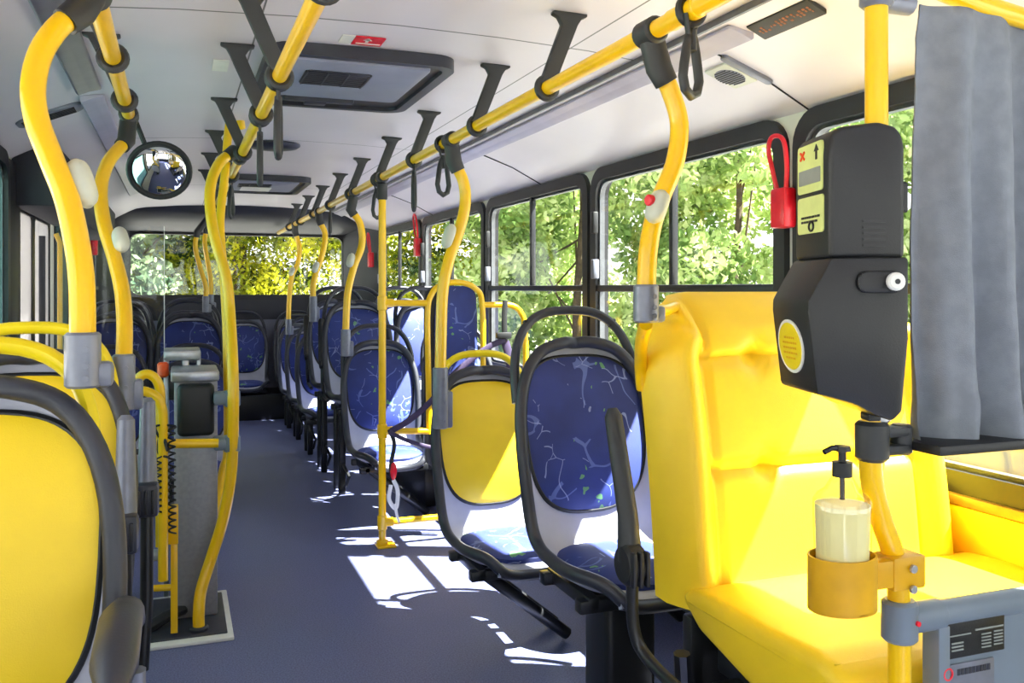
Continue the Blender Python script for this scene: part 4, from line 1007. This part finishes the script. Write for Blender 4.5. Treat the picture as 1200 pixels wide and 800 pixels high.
# curtain with rail
xc0 = P(1078, 250, Y=YP).x
t = thing('curtain_rail', 'yellow curved pipe the grey curtain hangs from', 'curtain rail', (1.4, YP, 1.72))
zr_ = P(1150, 5, Y=YP).z
MB().tube(catmull([(xc0-.04, YP, zr_+.035), (xc0+.02, YP, zr_+.02), (xc0+.12, YP, zr_), (xc0+.3, YP, zr_-.02), (xc0+.55, YP, zr_-.03), (XR-.0, YP, zr_-.03)], 6), .017, 12).build('pipe', 'yellow_paint', t)
t = thing('curtain', 'dark grey fabric curtain hanging behind the validator pole', 'curtain', (1.4, YP, 1.0))
b = MB(); B = b.bm; nx, nz = 160, 40; zb0 = P(1100, 519, Y=YP).z; zt0 = zr_-.012
def cy(u, v):
    x = u*.72; return .024*math.sin(x*62+1.0*math.sin(v*2.5))*(.25+.75*(1-v)**.7)+.012*math.sin(x*27+v*1.2+.6)+.010*math.sin(x*110+4*v)*(1-v)+.004*math.sin(v*30+x*20)*(1 if v < .12 or v > .9 else .2)
gr = [[B.verts.new((xc0+.006*v-.014*(1-v)+u*.72, YP-.006-.02*(1-v)+cy(u, v), zb0+(zt0-zb0-.035*u)*v)) for u in [i/nx for i in range(nx+1)]] for v in [j/nz for j in range(nz+1)]]
gr2 = [[B.verts.new(vv.co+Vector((0, .003, 0))) for vv in row] for row in gr]
for j in range(nz):
    for i in range(nx):
        B.faces.new((gr[j][i], gr[j][i+1], gr[j+1][i+1], gr[j+1][i])); B.faces.new((gr2[j][i+1], gr2[j][i], gr2[j+1][i], gr2[j+1][i+1]))
for j in range(nz):
    for i in (0, nx): B.faces.new((gr[j][i], gr[j+1][i], gr2[j+1][i], gr2[j][i]))
for i in range(nx):
    for j in (0, nz): B.faces.new((gr[j][i], gr2[j][i], gr2[j][i+1], gr[j][i+1]))
b.build('cloth', 'curtain', t, angle=80)
MB().box((xc0-.03, YP-.07, zb0-.006), (xc0+.72, YP+.02, zb0+.010), .004).build('hem_bar', 'black_plastic', t)
t = thing('clear_screen', 'clear acrylic strip beside the curtain edge', 'screen', (xc0-.04, YP+.03, 1.0))
MB().box((xc0-.05, YP+.028, 1.0), (xc0+.15, YP+.033, 1.92)).build('pane', 'acrylic', t)

# ------------------------------------------------------------------ outside
GZ = -.95
b = MB(); b.box((-60, -60, GZ-.2), (80, 80, GZ)); struct('ground', b, 'asphalt')
def leaves(rng, blobs, n, size, squash=.75):
    C = np.array([bl[:3] for bl in blobs]); R = np.array([bl[3] for bl in blobs]); w_ = R**2; w_ /= w_.sum()
    idx = rng.choice(len(blobs), n, p=w_); d = rng.normal(size=(n, 3)); d /= np.linalg.norm(d, axis=1)[:, None]
    rad = R[idx]*(.55+.5*rng.random(n)); c = C[idx]+d*rad[:, None]*np.array([1, 1, squash])
    a = rng.normal(size=(n, 3)); a /= np.linalg.norm(a, axis=1)[:, None]; t = np.cross(a, rng.normal(size=(n, 3))); t /= np.linalg.norm(t, axis=1)[:, None]
    s = size*(.6+.8*rng.random(n))[:, None]
    v = np.empty((n, 4, 3)); v[:, 0] = c-a*s; v[:, 1] = c+t*s*.5; v[:, 2] = c+a*s; v[:, 3] = c-t*s*.5
    return v.reshape(-1, 3)
def tree_mesh(seed, h, r, trunk, n, size, m, low=.15):
    rng = np.random.default_rng(seed); blobs = []
    for k in range(26):
        f = rng.random(); z = h*(low+(1-low)*f); rr = r*math.sin(PI*min(1, max(.12, .15+.8*f)))**.6; an = rng.random()*2*PI; q_ = rr*(.35+.6*rng.random())
        blobs.append((math.cos(an)*q_, math.sin(an)*q_, z, r*(.26+.18*rng.random())))
    v = leaves(rng, blobs, n, size); me = bpy.data.meshes.new('foliage'); me.from_pydata(v.tolist(), [], [(4*i, 4*i+1, 4*i+2, 4*i+3) for i in range(n)]); me.materials.append(MATS[m])
    tb = MB(); tb.tube(catmull([(0, 0, 0), (.05, .05, h*.3), (-.08, .02, h*.6), (0, 0, h*.9)], 4), [trunk*(1-.8*i/12) for i in range(13)], 8)
    for k in range(7):
        bl = blobs[k*3]; z0 = h*(.2+.06*k); tb.tube([(0, 0, z0), (bl[0]*.5, bl[1]*.5, (z0+bl[2])/2), (bl[0], bl[1], bl[2])], [trunk*.2, trunk*.14, trunk*.05], 6)
    return me, tb
def make_tree(nm, label, seed, h, r, trunk, n, size, m, loc, group, low=.15):
    me, tb = tree_mesh(seed, h, r, trunk, n, size, m, low)
    t = thing(nm, label, 'tree', (0, 0, 0), group)
    o = bpy.data.objects.new('foliage', me); COL.objects.link(o); o.parent = t
    tb.build('trunk', 'bark', t); t.location = loc; return t
GT = 'trees outside the right windows'; GT2 = 'trees behind the rear window'
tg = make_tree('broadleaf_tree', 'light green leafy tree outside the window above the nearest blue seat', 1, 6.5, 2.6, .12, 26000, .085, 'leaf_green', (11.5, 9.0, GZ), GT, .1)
def tdup(o, loc, label, g, rz, s=1): c = dup(o, loc, label, g, rz); c.scale = (s, s, s); return c
tdup(tg, (8.4, 12.2, GZ), 'light green tree seen through the window of the yellow-backed seat', GT, 1.9, .9)
tdup(tg, (7.0, 15.2, GZ), 'light green tree seen through the third right window', GT, 3.1, .95)
tdup(tg, (14.0, 12.5, GZ), 'pale tree farther back among the right-hand trees', GT, 4.4, 1.1)
tdup(tg, (8.6, 22.0, GZ), 'light green tree seen through the rearmost right windows', GT, 5.2, 1.0)
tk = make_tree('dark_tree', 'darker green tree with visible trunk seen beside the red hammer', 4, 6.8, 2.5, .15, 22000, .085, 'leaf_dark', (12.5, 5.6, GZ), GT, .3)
tdup(tk, (15.5, 2.0, GZ), 'darker green tree beyond the validator and curtain', GT, 2.0, 1.0)
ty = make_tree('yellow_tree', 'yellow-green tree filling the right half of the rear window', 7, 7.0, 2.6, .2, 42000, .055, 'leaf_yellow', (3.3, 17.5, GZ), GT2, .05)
tdup(ty, (1.2, 18.5, GZ), 'yellow-green tree in the middle of the rear window', GT2, 2.4, 1.0)
tdup(tk, (-1.6, 17.0, GZ), 'dark tree in the left part of the rear window', GT2, 1.0, .95)
tdup(tk, (-.2, 22.0, GZ), 'dark tree farther behind the rear window', GT2, 3.0, 1.1)
tdup(tk, (-6.5, 11.0, GZ), 'dark tree outside the left door', 'trees on the left', .5, 1.0)
tdup(tk, (-7.0, 16.5, GZ), 'dark tree outside the left rear windows', 'trees on the left', 2.5, 1.0)
# low hedge outside on the right
rng = np.random.default_rng(12)
blobs = [(9.2+rng.random()*1.0, 3+k*.55, GZ+.5+rng.random()*.5, .6) for k in range(34)]
v = leaves(rng, blobs, 16000, .09); me = bpy.data.meshes.new('hedge'); me.from_pydata(v.tolist(), [], [(4*i, 4*i+1, 4*i+2, 4*i+3) for i in range(16000)]); me.materials.append(MATS['leaf_green'])
o = bpy.data.objects.new('hedge', me); COL.objects.link(o); tag(o, 'low green hedge along the kerb outside the right windows', 'hedge', kind='stuff')
# building and cars
t = thing('pale_building', 'pale low building behind the trees on the left outside the door', 'building', (-14.5, 9, GZ))
MB().box((-16, 4, GZ), (-13, 14, 2.2)).build('wall', 'building', t); MB().box((-16.2, 3.8, 2.2), (-12.8, 14.2, 2.4), .02).build('roof', 'charcoal', t)
def make_car(label, loc, rz):
    t = thing('parked_car', label, 'car', (0, 0, 0), 'parked cars')
    side = [(-2.05, .35), (-2.1, .7), (-1.95, .85), (-1.2, .95), (-.6, 1.38), (.75, 1.42), (1.5, 1.0), (2.0, .9), (2.1, .6), (2.08, .35)]
    MB().prism(side, lambda a, z, d: Vector((d, a, z)), -.82, .82, .07, 3).build('body', 'car_white', t, angle=50)
    gl_ = [(-1.1, .97), (-.56, 1.33), (.72, 1.36), (1.34, 1.02)]
    MB().prism(gl_, lambda a, z, d: Vector((d, a, z)), -.826, .826, .01).build('side_glass', 'car_glass', t)
    for y in (-1.3, 1.35):
        for x in (-.8, .62): MB().lathe([(.05, 0), (.30, .0), (.32, .03), (.32, .17), (.30, .2), (.05, .2)], (x-.01, y, .32), 24, 'x').build('wheel', 'rubber', t)
    t.location = loc; t.rotation_euler = (0, 0, rz); return t
cr_ = make_car('white parked car seen low through the window below the curtain', (5.4, 4.3, GZ), .15)
dup(cr_, (6.2, 23.0, GZ), 'white parked car seen through the rearmost right window', 'parked cars', 0.0)

for o in bpy.data.objects:
    if '_o' in o: del o['_o']
